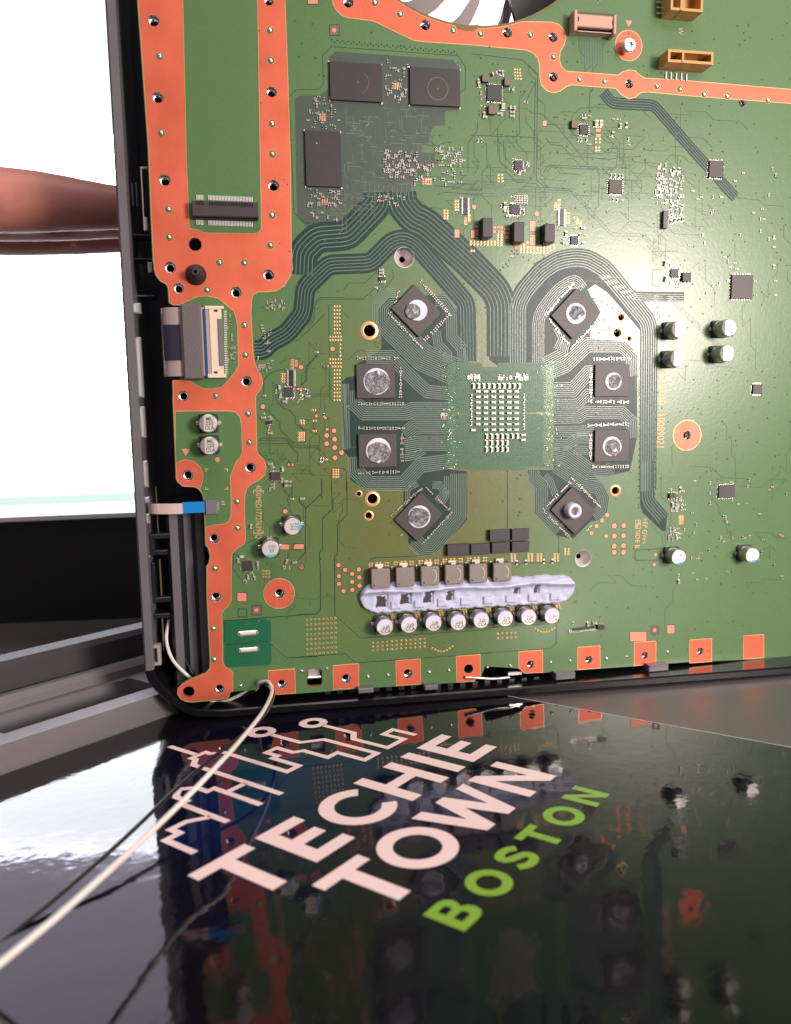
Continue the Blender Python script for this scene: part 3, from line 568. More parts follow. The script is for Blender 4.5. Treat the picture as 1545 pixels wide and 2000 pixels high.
for frame, q in ((TR, [(1107, 148), (1157, 150), (1132, 195)]), (LL, [(598, 373), (660, 373), (630, 428)])): pad(P(frame, q), z=.12, ringm=None)
for frame, x0, y0, x1, y1, cx, cy in ((TM, 457, 182, 522, 252, 487, 217), (BL, 1077, 233, 1138, 295, 1107, 262), (BR, 1283, 1248, 1335, 1305, 1308, 1277)):
    q = pad(P(frame, [(x0, y0), (x1, y0), (x1, y1), (x0, y1)]), 'cap_brown', name='fiducial'); b = MB(); c = frame(cx, cy); b.fill(circ(c[0], c[1], .75, 16), .1, 'copper_pad'); b.obj('fiducial_dot', q)
dots = [(BM, x, y, 17, 4.066) for x, y in ((330, 665), (382, 703), (492, 700), (333, 752), (438, 735), (495, 762), (333, 815), (438, 798), (497, 828), (370, 870), (440, 862), (38, 675))] \
    + [(BR, x, y, r_, 3.8625) for x, y, r_ in ((950, 408, 17), (912, 450, 17), (870, 492, 17), (833, 545, 17), (1003, 490, 20), (1075, 488, 20), (942, 567, 16), (1003, 567, 20), (1073, 565, 20), (1002, 643, 20), (1073, 640, 20), (1002, 690, 20), (1073, 690, 20), (1315, 708, 15), (1305, 783, 15))] \
    + [(LC, x, y, r_, 7.142) for x, y, r_ in ((700, 265, 30), (168, 815, 32), (1160, 1150, 30), (1058, 1217, 32), (1168, 1270, 32), (1058, 1333, 32), (1170, 1387, 32), (1265, 1457, 32), (1172, 1530, 32), (1140, 10, 28), (915, 945, 20))] \
    + [(KP, x, y, 22, 5.3276) for x, y in ((350, 130), (1003, 200), (692, 445), (793, 550))] + [(LL, x, y, 17, 3.8625) for x, y in ((868, 455), (1380, 845), (1503, 1262))] + [(MR, 265, 10, 15, 3.8625)]
dm = MB(); dm.fill(circ(0, 0, .78, 20), 0.0, 'copper_pad'); dm.fill(circ(0, 0, 1.0, 20), -.03, 'gapline', [circ(0, 0, .72, 20)]); dot_mesh = dm.obj('copper_dot', BD); bpy.data.objects.remove(dot_mesh.copy() if False else dot_mesh); dot_mesh = bpy.data.meshes['copper_dot']
for frame, x, y, r_, s in dots: c = frame(x, y); o_ = place(dot_mesh, 'copper_dot', BD, c[0], c[1], .09); k_ = r_/s/5.2/.78; o_.scale = (k_, k_, 1)

# hole linings: metal standoff under each screw hole
def lining(style):
    b = MB()
    if style == 'standoff':
        b.lathe(0, 0, [(1.16, -7), (1.16, -2.2), (1.05, -2.0)], 'black_hole', 18, cap=False); b.lathe(0, 0, [(1.02, -7), (1.02, -2.3), (1.3, -1.9), (2.3, -1.8), (2.3, -3)], 'steel', 20, cap=False); b.fill(circ(0, 0, 1.1, 18), -6.5, 'black_hole')
        b.lathe(0, 0, [(1.86, .06), (1.80, .02), (1.78, -1.55)], 'steel', 20, cap=False)
    elif style == 'plain': b.lathe(0, 0, [(1.0, .05), (.96, -1.6)], 'fr4', 20, cap=False)
    elif style == 'lip': b.lathe(0, 0, [(1.22, .07), (1.0, .09), (.96, -1.5)], 'gold', 20, cap=False)
    elif style == 'gold': b.lathe(0, 0, [(1.5, .07), (1.18, .09), (1.16, .13), (1.06, .13), (.99, .02), (.96, -1.6)], 'gold', 24, cap=False)
    elif style == 'dish': b.lathe(0, 0, [(1.05, .05), (.98, 0), (.95, -1.0), (.80, -2.2), (.32, -3.1), (.28, -6)], 'dish', 26, cap=False); b.fill(circ(0, 0, .295, 14), -3.25, 'black_hole')
    o = b.obj('hole_lining', BD, True); me = o.data; bpy.data.objects.remove(o); return me
lin = {s: lining(s) for s in ('standoff', 'plain', 'lip', 'gold', 'dish')}
for x, y, r_, s in holes:
    o_ = place(lin[s], 'hole_lining', BD, x, y); k_ = r_/1.83 if s == 'standoff' else r_; o_.scale = (k_, k_, 1 if s != 'dish' else 1.4)
b = MB()
for lp in [rrect(slot[0], slot[1], 6.3, 7.3, 1.5, -1)]: b.add([(x, y, .06) for x, y in lp]+[(x, y, .06) for x, y in slot_loop], [(i, (i+1) % len(lp), len(lp)+(i+1) % len(lp), len(lp)+i) for i in range(len(lp))], 'fr4')
b.obj('slot_rim', BD)
b = MB(); b.box(slot[0], slot[1]+1.5, 5.2, 3.6, -6, -2.5, 'bright_metal', bev=.4); b.box(slot[0], slot[1]-.4, 5.2, 1.0, -6, -.6, 'steel', bev=.3); b.obj('slot_tab', BD)

# green ringed solder points in the copper
b = MB(); b.fill(circ(0, 0, 1.28, 22), 0, 'gold'); b.fill(circ(0, 0, 1.18, 22), .03, 'mask'); b.lathe(0, 0, [(.78, .03), (.70, .22), (.45, .42), (.2, .5)], 'solder', 14); o_ = b.obj('solder_point', BD, False); spm = o_.data; bpy.data.objects.remove(o_)
for frame, pts in ((LT, [(500, 420), (505, 632), (885, 822), (1072, 825), (1280, 465), (1268, 692), (790, 1028), (1073, 1295), (1080, 1518), (857, 1828)]), (LL, [(1098, 107), (1108, 325), (1015, 770), (1020, 970), (848, 1275)]), (BL, [(798, 395), (803, 617)]),
                   (TM, [(780, 20), (962, 102), (1343, 220), (28, 218), (32, 435), (42, 888), (45, 1108)]), (TR, [(68, 243), (425, 250), (592, 410), (778, 570), (960, 585), (1335, 620), (1500, 640)]), (PX, [(315, 260), (312, 110), (1375, 184), (1420, 188), (1500, 196)])):
    for x, y in pts: c = frame(x, y); place(spm, 'solder_point', BD, c[0], c[1], .07, random.uniform(0, 90))
b = MB(); b.lathe(0, 0, [(.85, 0), (.72, .25), (.4, .45), (.15, .5)], 'solder', 9); o_ = b.obj('solder_blob', BD); sbm = o_.data; bpy.data.objects.remove(o_)
for frame, pts in ((BM, [(38, 1505), (240, 1487), (565, 1550), (725, 1540), (1050, 1513), (1207, 1500), (1513, 1477)]), (BR, [(218, 1545), (523, 1520), (670, 1508), (943, 1490), (1100, 1475), (1407, 1440)]), (BL, [(993, 808)])):
    for x, y in pts: c = frame(x, y); o_ = place(sbm, 'solder_blob', BD, c[0], c[1], .02, random.uniform(0, 360)); o_.scale = (random.uniform(.6, 1), random.uniform(.7, 1.1), 1)

# ------------------------------------------------------------------ etched areas and traces
def dark(pts, m='mask_dark', z=.02, name='etched_area'): b = MB(); b.fill(pts, z, m); return b.obj(name, BD)
dark(P(TM, [(205, 710), (240, 685), (380, 685), (445, 640), (450, 410), (500, 370), (1340, 430), (1390, 490), (1390, 790), (1285, 800), (1285, 900), (1205, 905), (1165, 1000), (1165, 1030), (1115, 1050), (1115, 1095), (1210, 1095), (1215, 1180), (1040, 1320), (1040, 1400), (740, 1400), (630, 1490), (575, 1500), (575, 1640), (290, 1630), (220, 1540)]), 'mask_grey')
dark(P(ML, [(690, 480), (765, 395), (1180, 365), (1290, 490), (1300, 690), (1370, 760), (1370, 900), (1230, 900), (1230, 1690), (1360, 1700), (1355, 1850)]) + P(BM, [(1352, 0), (1350, 310), (1110, 560), (1060, 585), (985, 585), (885, 490), (885, 440), (845, 340), (845, 60), (540, 62), (440, 0)]) + P(ML, [(480, 1760), (475, 1600), (430, 1550), (415, 1030), (450, 995), (520, 980), (530, 890), (690, 800), (715, 770), (712, 620), (690, 590)]))
dark(P(MR, [(60, 860), (60, 480), (210, 400), (270, 290), (420, 120), (560, 45), (690, 35), (800, 40), (960, 110), (1150, 345), (1530, 350), (1530, 420), (1200, 420), (1325, 600), (1310, 1760)]) + P(BR, [(1305, 0), (1305, 300), (1405, 400), (1390, 530), (1365, 530), (1215, 390), (1198, 330), (1195, 0)]) + P(MR, [(1195, 1760), (1212, 655), (960, 360), (860, 290), (800, 330), (900, 500), (820, 650), (820, 700), (1100, 725), (1175, 830), (1175, 1450), (1120, 1700), (940, 1740)]) \
     + P(BR, [(850, 110), (930, 190), (965, 280), (945, 390), (880, 450), (825, 455), (690, 590), (560, 560), (400, 395), (400, 190), (365, 150), (350, 60)]) + P(MR, [(350, 1690), (545, 1690), (545, 905), (120, 905)]))
dark(P(CA, [(95, 120), (520, 120), (520, 170), (720, 170), (720, 120), (1330, 110), (1330, 1440), (1110, 1440), (1100, 1470), (330, 1470), (330, 1440), (95, 1440)]), 'mask_bga', .035, 'ball_grid_area')
for q in ([(120, 770), (150, 750), (340, 750), (350, 775), (170, 780), (130, 810)], [(1060, 760), (1090, 745), (1290, 735), (1310, 760), (1280, 790), (1270, 768)]): dark(P(CA, q), 'mask', .05, 'plane_link')
hat = dark(P(BL, [(875, 335), (1175, 325), (1210, 345), (1215, 640), (1195, 660), (890, 675), (875, 640)]), 'mask_hatch', .02, 'hatched_area')
TRM = MB(); TDK = MB()
def bundle(frame, pts, n, pitch, w=None, back=True, z=.035, smooth=1, m='trace', pad_=.5):
    q = frame and P(frame, pts) or pts
    if smooth: q = round_corners(q, 2.2*smooth)
    w = w or pitch*.5
    if back:
        e = n*pitch/2+pad_*.5; L0, L1 = offset(q, -e), offset(q, e); TDK.add([(x, y, .024+back*.001) for x, y in L1]+[(x, y, .024+back*.001) for x, y in L0], [(i+1, i, len(q)+i, len(q)+i+1) for i in range(len(q)-1)], 'mask_dark')
    for k in range(n): TRM.ribbon(offset(q, (k-(n-1)/2)*pitch), w, z-.015, z+.035, m)
# hub of the flash controller: short vertical lines, then the two long buses
for k_ in range(8): TRM.ribbon(P(TM, [(775+33*k_, 1330), (777+33*k_, 1440-(k_ % 2)*30)]), .28, .03, .07, 'trace')
bundle(TM, [(800, 1380), (808, 1460), (585, 1692), (365, 1708), (262, 1812), (255, 1975)], 6, 1.40, .38, 2, pad_=1.8)
bundle(TM, [(965, 1380), (975, 1470), (1060, 1570), (1140, 1600), (1440, 1870), (1650, 2085), (1690, 2180), (1690, 2560)], 7, 1.42, .44, 3, pad_=1.4)
bundle(PX, [(913, 706), (911, 592), (812, 478), (790, 466), (765, 472), (724, 514), (642, 517), (596, 562), (592, 612), (560, 652), (528, 668), (514, 684), (498, 684)], 5, 1.12, .36, 4, pad_=1.3)
bundle(MR, [(165, 900), (165, 480), (150, 430), (-60, 220), (-200, 90)], 4, 1.7, .5, 0) if False else None
bundle(MR, [(275, 880), (275, 450), (330, 340), (460, 190), (580, 115), (700, 92), (800, 100), (930, 175), (1180, 480), (1252, 570), (1265, 650), (1256, 1850)], 7, .95, .52, 5, pad_=.5, m='trace_mid')
bundle(BR, [(1254, 0), (1252, 300), (1370, 440)], 5, 1.05, .46, 6)
bundle(MR, [(430, 880), (430, 560), (460, 480), (570, 345), (650, 285), (715, 265), (760, 330)], 7, .72, .36, 0, m='trace_fine')
bundle(MR, [(900, 215), (1150, 385), (1530, 392)], 4, .75, .34, 0)
bundle(MR, [(1300, 392), (1440, 400), (1530, 500), (1800, 760)], 3, .75, .3, 0)
# memory fan-outs: fine parallel lines from each chip to the processor
def fan(frame, pts, n): bundle(frame, pts, n, .74, .36, 0, m='trace_fine', smooth=0)
fan(ML, [(840, 425), (790, 430), (745, 475), (745, 560), (1030, 845), (1275, 955)], 14)
fan(ML, [(1120, 412), (1180, 415), (1240, 500), (1245, 690), (1325, 780), (1330, 885)], 6)
fan(ML, [(1125, 640), (1140, 740), (1215, 820), (1215, 880)], 5)
fan(ML, [(600, 838), (790, 840), (990, 1040), (1060, 1100), (1275, 1120)], 7)
fan(ML, [(505, 1090), (505, 1180), (585, 1258), (900, 1258), (950, 1238), (1275, 1238)], 8)
fan(ML, [(890, 1425), (965, 1362), (1275, 1362)], 8); fan(ML, [(890, 1510), (1000, 1490), (1275, 1490)], 8)
fan(ML, [(515, 1590), (520, 1700), (620, 1795), (880, 1795), (1010, 1655), (1275, 1622)], 8); fan(ML, [(890, 1600), (960, 1590), (1040, 1545)], 4)
fan(ML, [(440, 1040), (452, 1530)], 4)
fan(BM, [(1280, -60), (1280, 270), (1070, 525), (990, 532), (925, 470)], 9); fan(BM, [(1075, 30), (1130, 30), (1175, 90), (1110, 160)], 4); fan(BM, [(1185, -40), (1190, 120), (1160, 170)], 3)
fan(BM, [(880, 330), (880, 60), (960, 20)], 3)
fan(MR, [(468, 975), (640, 900), (800, 748), (1060, 748), (1140, 825), (1145, 985)], 8); fan(MR, [(468, 880), (620, 800), (640, 720)], 5); fan(MR, [(560, 780), (600, 700), (560, 620)], 3)
fan(MR, [(468, 1085), (690, 1085), (805, 960), (850, 958)], 8); fan(MR, [(468, 1195), (730, 1195), (800, 1120), (850, 1118)], 6)
fan(MR, [(468, 1300), (740, 1292), (790, 1258), (1060, 1258), (1135, 1330), (1140, 1450)], 7); fan(MR, [(468, 1405), (700, 1400), (850, 1392)], 6)
fan(MR, [(468, 1500), (650, 1500), (730, 1450), (850, 1450)], 6); fan(MR, [(468, 1605), (640, 1575), (830, 1712), (940, 1718), (990, 1690)], 9); fan(MR, [(700, 1540), (850, 1545)], 5)
fan(BR, [(380, 40), (390, 130), (450, 190), (450, 370), (600, 515)], 8); fan(BR, [(560, 40), (760, 180), (885, 205), (925, 285), (910, 370), (850, 425)], 7); fan(BR, [(480, 110), (520, 150), (560, 260)], 4)
# other buses
bundle(TR, [(950, 660), (1010, 742), (1315, 757), (1545, 1025), (1900, 1420)], 4, .9, .35, 7, m='trace')
bundle(T2, [(450, 400), (450, 730)], 9, 1.0, .35, 0)
bundle(TR, [(0, 1350), (215, 1350), (262, 1290), (390, 1300), (470, 1240)], 2, .7, .25, 0)
bundle(TR, [(0, 1395), (200, 1400), (255, 1365), (730, 1375), (1010, 1685), (1240, 1688), (1420, 1870)], 2, 1.0, .3, 0)
bundle(ML, [(420, 1040), (440, 1540)], 4, 0.6, .25, 0, m='trace_fine')
# long grey signal area among the flash chips: short random runs
rg = random.Random(3)
for k_ in range(230):
    x, y = rg.uniform(560, 1180), rg.uniform(770, 1330); 
    if k_ > 150: x, y = rg.uniform(290, 760), rg.uniform(1350, 1560)
    if 820 < x < 1090 and 1050 < y < 1310: continue
    ln_ = rg.uniform(20, 110); p = [(x, y), (x+ln_, y+ln_*.06)] if rg.random() < .5 else [(x, y), (x+3, y+ln_)]
    if rg.random() < .4: p.append((p[-1][0]+rg.choice((-25, 25)), p[-1][1]+22))
    TRM.ribbon(P(TM, p), rg.uniform(.18, .4), .03, .06, 'mask_grey' if rg.random() < .35 else 'trace_dim')
tag(TRM_o := TRM.obj('traces', BD), kind='stuff'); tag(TDK.obj('bus_gaps', BD), kind='stuff')

GL = MB()
def lines(frame, polys, w=.28, m='gapline'):
    for p in polys: GL.ribbon(P(frame, p), w, .02, .05, m)
lines(BM, [[(0, 1060), (150, 1053), (187, 1018), (188, 750), (178, 570), (205, 535), (202, 300), (280, 218), (275, 0)], [(398, 0), (398, 265), (320, 345), (322, 578), (298, 605), (302, 1060), (505, 1245), (1545, 1175)], [(1545, 1362), (465, 1443), (385, 1368), (0, 1397)], [(570, 635), (605, 610), (1100, 585)], [(70, 215), (68, 560), (0, 640)], [(200, 0), (200, 95), (70, 215), (10, 160)]])
lines(BR, [[(0, 1262), (565, 1225), (565, 1375), (525, 1415), (0, 1450)], [(197, 65), (198, 510)], [(560, 550), (585, 580), (585, 765), (230, 775)], [(585, 1050), (585, 1225)], [(1400, 660), (1165, 675), (1160, 690), (1160, 740), (1170, 752), (1330, 748)]])
lines(BL, [[(890, 510), (875, 500), (875, 340), (1545, 290)], [(890, 512), (1195, 487), (1330, 607), (1545, 597)], [(975, 255), (1038, 255), (1038, 312), (975, 312), (975, 255)]])
lines(LC, [[(185, 650), (178, 445), (270, 350), (345, 320), (430, 300), (545, 305)], [(400, 505), (340, 510), (340, 690), (385, 770), (460, 840), (525, 855), (620, 950), (620, 1050), (760, 1170), (760, 1290), (740, 1320), (600, 1320), (410, 1140), (405, 1030), (190, 840)], [(800, 1135), (740, 1135), (678, 1070), (680, 995), (910, 992), (915, 1025), (868, 1055), (868, 1115), (925, 1150), (915, 1180), (860, 1182), (805, 1135)],
           [(110, 1300), (145, 1255), (490, 1255), (610, 1360), (930, 1360), (965, 1400), (965, 1440)], [(120, 1290), (490, 1282), (605, 1390), (920, 1388), (955, 1430)], [(105, 1360), (140, 1330), (515, 1330), (655, 1470), (650, 1580), (590, 1590)], [(100, 1440), (215, 1550), (300, 1550), (335, 1590), (335, 1720)], [(1125, 2000), (1125, 1690), (1150, 1675), (1290, 1675), (1330, 1720), (1330, 2000)], [(510, 1890), (560, 1880), (575, 1910), (575, 2100)],
           [(770, 250), (925, 85)], [(785, 255), (940, 90)], [(770, 250), (765, 440), (700, 510)], [(785, 255), (780, 450), (715, 515)], [(800, 650), (860, 640), (1100, 638)], [(820, 680), (870, 665), (1095, 668)], [(985, 1810), (990, 2100)]], .22)
lines(TM, [[(160, 700), (215, 645), (380, 640), (410, 600), (405, 400), (470, 335), (1380, 400), (1430, 480), (1430, 640), (1395, 665)], [(165, 720), (200, 1530), (270, 1600), (440, 1610), (440, 1560)], [(1230, 1400), (1270, 1380), (1545, 1400)], [(1210, 1080), (1260, 1030), (1330, 1020)], [(1430, 1320), (1385, 1345), (1200, 1335)], [(1450, 1240), (1450, 1030), (1515, 940), (1520, 880)]], .2)
lines(TR, [[(0, 385), (370, 430), (480, 540)], [(478, 540), (470, 1290), (530, 1345), (740, 1358)], [(462, 560), (452, 1245)], [(545, 893), (610, 898), (780, 1105), (950, 1105), (1000, 1065), (1160, 1075), (1250, 985)], [(535, 990), (580, 1040), (650, 1045), (720, 1120), (990, 1145), (1080, 1130), (1200, 1125)], [(520, 1240), (560, 1185), (900, 1200), (920, 1255), (920, 1385)], [(540, 1240), (575, 1200), (890, 1218)], [(0, 970), (320, 985), (350, 960), (345, 700), (400, 650)], [(200, 1010), (205, 1160), (300, 1240)], [(232, 1010), (238, 1120), (300, 1200)], [(725, 860), (725, 830), (790, 775), (870, 775), (910, 752), (985, 752)], [(715, 900), (715, 935), (760, 985)], [(400, 720), (460, 590)]], .2)
lines(ML, [[(150, 600), (190, 560), (195, 450), (245, 390), (585, 395), (670, 315)], [(160, 615), (205, 565), (210, 455), (255, 402), (590, 405)], [(430, 330), (470, 280), (590, 280), (680, 190)], [(60, 720), (90, 710), (290, 515)], [(355, 445), (315, 450), (326, 1160), (350, 1170)], [(740, 320), (805, 240), (800, 180)]], .2)
lines(MR, [[(1290, 290), (1290, 180), (1370, 180)], [(1290, 290), (1340, 315), (1345, 250)], [(1480, 40), (1300, 45), (1250, 0)], [(1190, 1030), (1190, 1130), (1175, 1140)]], .2)
lines(LL, [[(1090, 1200), (990, 1165), (985, 1280), (1050, 1360)], [(1240, 1030), (1180, 1040), (1090, 1085)], [(1400, 1160), (1400, 1250)], [(1430, 640), (1430, 700), (1395, 750), (1425, 860)], [(1480, 760), (1545, 820)], [(880, 130), (895, 145), (893, 210)]], .2)
for k_ in range(120):
    px_, py_ = (rg.uniform(905, 1330), rg.uniform(195, 400)) if k_ < 62 else ((rg.uniform(1230, 1540), rg.uniform(300, 1200)) if k_ < 95 else (rg.uniform(500, 660), rg.uniform(600, 1200)))
    p = [(px_, py_)]; dx, dy = rg.choice(((1, .06), (-1, -.06), (0, 1), (0, -1)))
    for s_ in range(rg.randint(2, 4)):
        ln_ = rg.uniform(12, 55); p.append((p[-1][0]+dx*ln_, p[-1][1]+dy*ln_)); ln_ = rg.uniform(6, 20); sx_, sy_ = rg.choice((-1, 1)), rg.choice((-1, 1)); p.append((p[-1][0]+sx_*ln_, p[-1][1]+sy_*ln_))
    q = P(PX, p)
    if any(inside(c, top_band) or inside(c, cl_poly+inner) or c[1] < -90 for c in q): continue
    GL.ribbon(q, .2, .02, .06, 'mask_line')
tag(GL.obj('plane_gaps', BD), kind='stuff')

# exposed gold via rings
VA = MB()
def via(x, y, r_=.42): 
    VA.add([(px_, py_, .06) for px_, py_ in circ(x, y, r_, 10)]+[(px_, py_, .085) for px_, py_ in circ(x, y, r_*.5, 10)], [(i, (i+1) % 10, 10+(i+1) % 10, 10+i) for i in range(10)], 'gold'); VA.add([(px_, py_, .07) for px_, py_ in circ(x, y, r_*.52, 8)], [tuple(range(8))], 'black_hole')
def lat(frame, a, c, d, nx, ny, r_=.42):
    a, c, d = frame(*a), frame(*c), frame(*d)
    for i in range(nx):
        for j in range(ny):
            u = i/max(1, nx-1); v = j/max(1, ny-1); via(a[0]+(c[0]-a[0])*u+(d[0]-a[0])*v, a[1]+(c[1]-a[1])*u+(d[1]-a[1])*v, r_)
lat(BM, (78, 1100), (305, 1087), (82, 1372), 8, 8); lat(BM, (602, 1283), (1012, 1253), (602, 1345), 12, 3); lat(BR, (123, 1305), (258, 1297), (125, 1340), 5, 2)
for k_ in range(8): t = k_/7; via(*BM(1075+158*t, 1325-13*t+34*math.sin(math.pi*t))); via(*BR(408+145*t, 1270-10*t+30*math.sin(math.pi*t)))
for a, c, d, nx, ny in (((357, 457), (397, 457), (357, 658), 3, 8), ((325, 687), (405, 687), (325, 712), 5, 2), ((402, 745), (402, 745), (402, 830), 1, 4), ((325, 857), (405, 857), (325, 885), 5, 2), ((345, 912), (405, 912), (345, 912), 4, 1), ((357, 940), (397, 940), (357, 1165), 3, 9)): lat(ML, a, c, d, nx, ny, .36)
for a, c, d, nx, ny in (((430, 362), (465, 362), (430, 470), 2, 4), ((693, 1015), (735, 1015), (693, 1050), 2, 2), ((865, 1013), (900, 1013), (865, 1013), 2, 1), ((870, 1157), (903, 1157), (870, 1157), 2, 1), ((860, 867), (895, 867), (860, 867), 2, 1), ((667, 1180), (737, 1180), (667, 1285), 3, 4), ((1147, 1697), (1215, 1697), (1147, 1800), 3, 4)): lat(LC, a, c, d, nx, ny)
for a, c, d, nx, ny in (((313, 487), (563, 487), (313, 517), 8, 2), ((597, 415), (633, 415), (597, 525), 2, 5), ((385, 412), (385, 412), (385, 450), 1, 2), ((833, 545), (1110, 548), (833, 597), 9, 3), ((868, 520), (903, 495), (868, 520), 2, 1), ((1140, 545), (1178, 525), (1145, 575), 2, 2), ((40, 162), (70, 162), (40, 245), 2, 4), ((155, 65), (182, 65), (155, 155), 2, 4), ((1305, 190), (1333, 190), (1305, 290), 2, 4), ((1392, 235), (1420, 250), (1415, 275), 2, 2), ((1430, 262), (1460, 290), (1425, 295), 2, 2), ((320, 585), (348, 585), (320, 585), 2, 1)): lat(KP, a, c, d, nx, ny, .40)
for a, c, d, nx, ny in (((1483, 258), (1518, 258), (1483, 308), 3, 4), ((1495, 160), (1515, 160), (1495, 182), 2, 2), ((1213, 1295), (1257, 1295), (1213, 1340), 3, 3)): lat(LL, a, c, d, nx, ny)
for x in (228, 355, 425, 553): lat(BR, (x, 707), (x+25, 706), (x+1, 757), 2, 4, .40)
lat(BR, (633, 670), (657, 668), (633, 705), 2, 3, .40); lat(TR, (195, 1255), (222, 1255), (197, 1300), 2, 3, .4); lat(TR, (312, 495), (350, 497), (318, 562), 3, 4, .34); lat(TR, (898, 995), (925, 995), (898, 1020), 2, 2, .4); lat(TR, (898, 1055), (920, 1055), (898, 1078), 2, 2, .4)
IND = [(590, 700, 740, 852), (787, 690, 935, 840), (985, 680, 1132, 830), (1177, 668, 1325, 820), (1370, 660, 1513, 810)]
for x0, y0, x1, y1 in IND: lat(BM, (x0-15, y0-45), (x0+7, y0-45), (x0-15, y0-8), 2, 3, .38); lat(BM, (x0+112, y0-50), (x0+132, y0-50), (x0+112, y0-28), 2, 2, .38); lat(BM, (x0+42, y0-50), (x0+70, y0-52), (x0+42, y0-50), 2, 1, .38)
for x, y in ((720, 1058), (918, 1042), (1103, 1028), (1295, 1020), (1485, 1005)): lat(BM, (x, y), (x+42, y), (x+12, y+36), 3, 3, .36)
for x, y in ((15, 1105), (195, 1100), (368, 1090), (543, 1080)): lat(BR, (x, y), (x+40, y), (x+12, y+30), 3, 3, .36)
tag(VA.obj('via_rings', BD), kind='stuff')
b = MB()
for frame, x0, y0, x1, y1, nx, ny in ((LC, 555, 150, 605, 300, 3, 7), (LC, 610, 165, 655, 260, 2, 5), (KP, 247, 235, 280, 318, 3, 6), (KP, 287, 210, 316, 290, 2, 5), (KP, 1183, 80, 1212, 165, 3, 6), (KP, 1220, 48, 1250, 160, 2, 6), (RB, 692, 1460, 738, 1545, 4, 6), (CA, 5, 770, 75, 835, 3, 3), (TM, 900, 592, 955, 640, 3, 4), (TM, 380, 815, 430, 870, 3, 4), (TM, 395, 1425, 445, 1475, 3, 4), (TM, 1120, 1280, 1190, 1330, 4, 3)):
    for i in range(nx):
        for j in range(ny):
            w_ = (x1-x0)/nx; h_ = (y1-y0)/ny; q = P(frame, [(x0+i*w_+w_*.12, y0+j*h_+h_*.12), (x0+(i+1)*w_-w_*.12, y0+j*h_+h_*.12), (x0+(i+1)*w_-w_*.12, y0+(j+1)*h_-h_*.12), (x0+i*w_+w_*.12, y0+(j+1)*h_-h_*.12)]); b.fill(q, .06, 'copper_pad' if rg.random() < .6 else 'gold')
tag(b.obj('pad_grids', BD), kind='stuff')

# tented vias: little bumps all over the mask, dense under the processor
b = MB(); bz = P(CA, [(95, 120), (1330, 110), (1330, 1440), (95, 1440)])
def bump(x, y, r_, h_, m): b.add([(x+r_*math.cos(a*1.0472), y+r_*math.sin(a*1.0472), .03) for a in range(6)]+[(x+r_*.45*math.cos(a*1.0472), y+r_*.45*math.sin(a*1.0472), .03+h_) for a in range(6)], [(i, (i+1) % 6, 6+(i+1) % 6, 6+i) for i in range(6)]+[(6, 7, 8, 9, 10, 11)], m)
mat('via_bga', (0.10, 0.25, 0.13), 0.25, 0.2); mat('via_bump', (0.035, 0.10, 0.04), 0.28)
x0, y0 = CA(110, 1440); x1, y1 = CA(1320, 190)
ny = int((y1-y0)/.80); nx = int((x1-x0)/.80)
for i in range(nx):
    for j in range(ny):
        x, y = x0+i*.80+(j % 2)*.1, y0+j*.80
        if rg.random() < .08: continue
        bump(x, y, .20, .12, 'via_bga' if rg.random() < .7 else 'via_bump')
for px0, px1 in (((60, 100), (180, 1460)), ((1330, 90), (1440, 1450))):
    for k_ in range(700): c = CA(rg.gauss((px0[0]+px1[0])/2, 62), rg.uniform(px0[1], px1[1])); bump(c[0], c[1], .25, .16, 'solder' if rg.random() < .10 else 'via_bga')
for k_ in range(900):
    px_, py_ = rg.uniform(500, 1560), rg.uniform(40, 1290)
    c = PX(px_, py_)
    if rg.random() < .45 and px_ < 1000: continue
    if inside(c, top_band) or (c[0]-FC[0])**2+(c[1]-FC[1])**2 < (FR_+3)**2 or inside(c, bz): continue
    bump(c[0], c[1], rg.uniform(.25, .42), .10, 'via_bump')
for p0, p1, n_ in (((1170, 650), (1160, 925), 20), ((1197+2, 700), (1192, 960), 1), ((1285, 600), (1278, 1000), 34), ((1252, 660), (1247, 985), 28), ((1000, 490), (1230, 620), 22), ((950, 560), (1010, 490), 12), ((1190, 640), (1090, 500), 10)):
    for k_ in range(n_): t = k_/max(1, n_-1); c = PX(p0[0]+(p1[0]-p0[0])*t, p0[1]+(p1[1]-p0[1])*t); bump(c[0], c[1], .36, .16, 'via_bump')
for k_ in range(46): c = TM(470+20*k_, 285+1.9*k_+(k_ % 2)*14); bump(c[0], c[1], .34, .12, 'via_bump')
tag(b.obj('tented_vias', BD), kind='stuff')
b = MB()
for k_ in range(150):
    t = rg.random(); x, y = (rg.uniform(296, 545), rg.uniform(330, 560)) if t < .5 else ((rg.uniform(410, 500), rg.uniform(600, 1330)) if t < .8 else (rg.uniform(700, 1060), rg.uniform(10, 90)))
    c = PX(x, y)
    if inside(c, cl_poly+inner) or inside(c, top_band): b.add([(q[0], q[1], .07) for q in circ(c[0], c[1], .13, 6)], [tuple(range(6))], 'cap_brown')
tag(b.obj('copper_specks', BD), kind='stuff')

# ------------------------------------------------------------------ components
def keep(b, name, smooth=False):
    o = b.obj(name, None, smooth); me = o.data; bpy.data.objects.remove(o); return me
def rect_of(frame, pts, h):
    q = P(frame, pts, h); xs = [p[0] for p in q]; ys = [p[1] for p in q]; cx = sum(xs)/4; cy = sum(ys)/4
    return cx, cy, (abs(q[1][0]-q[0][0])+abs(q[2][0]-q[3][0]))/2, (abs(q[0][1]-q[3][1])+abs(q[1][1]-q[2][1]))/2
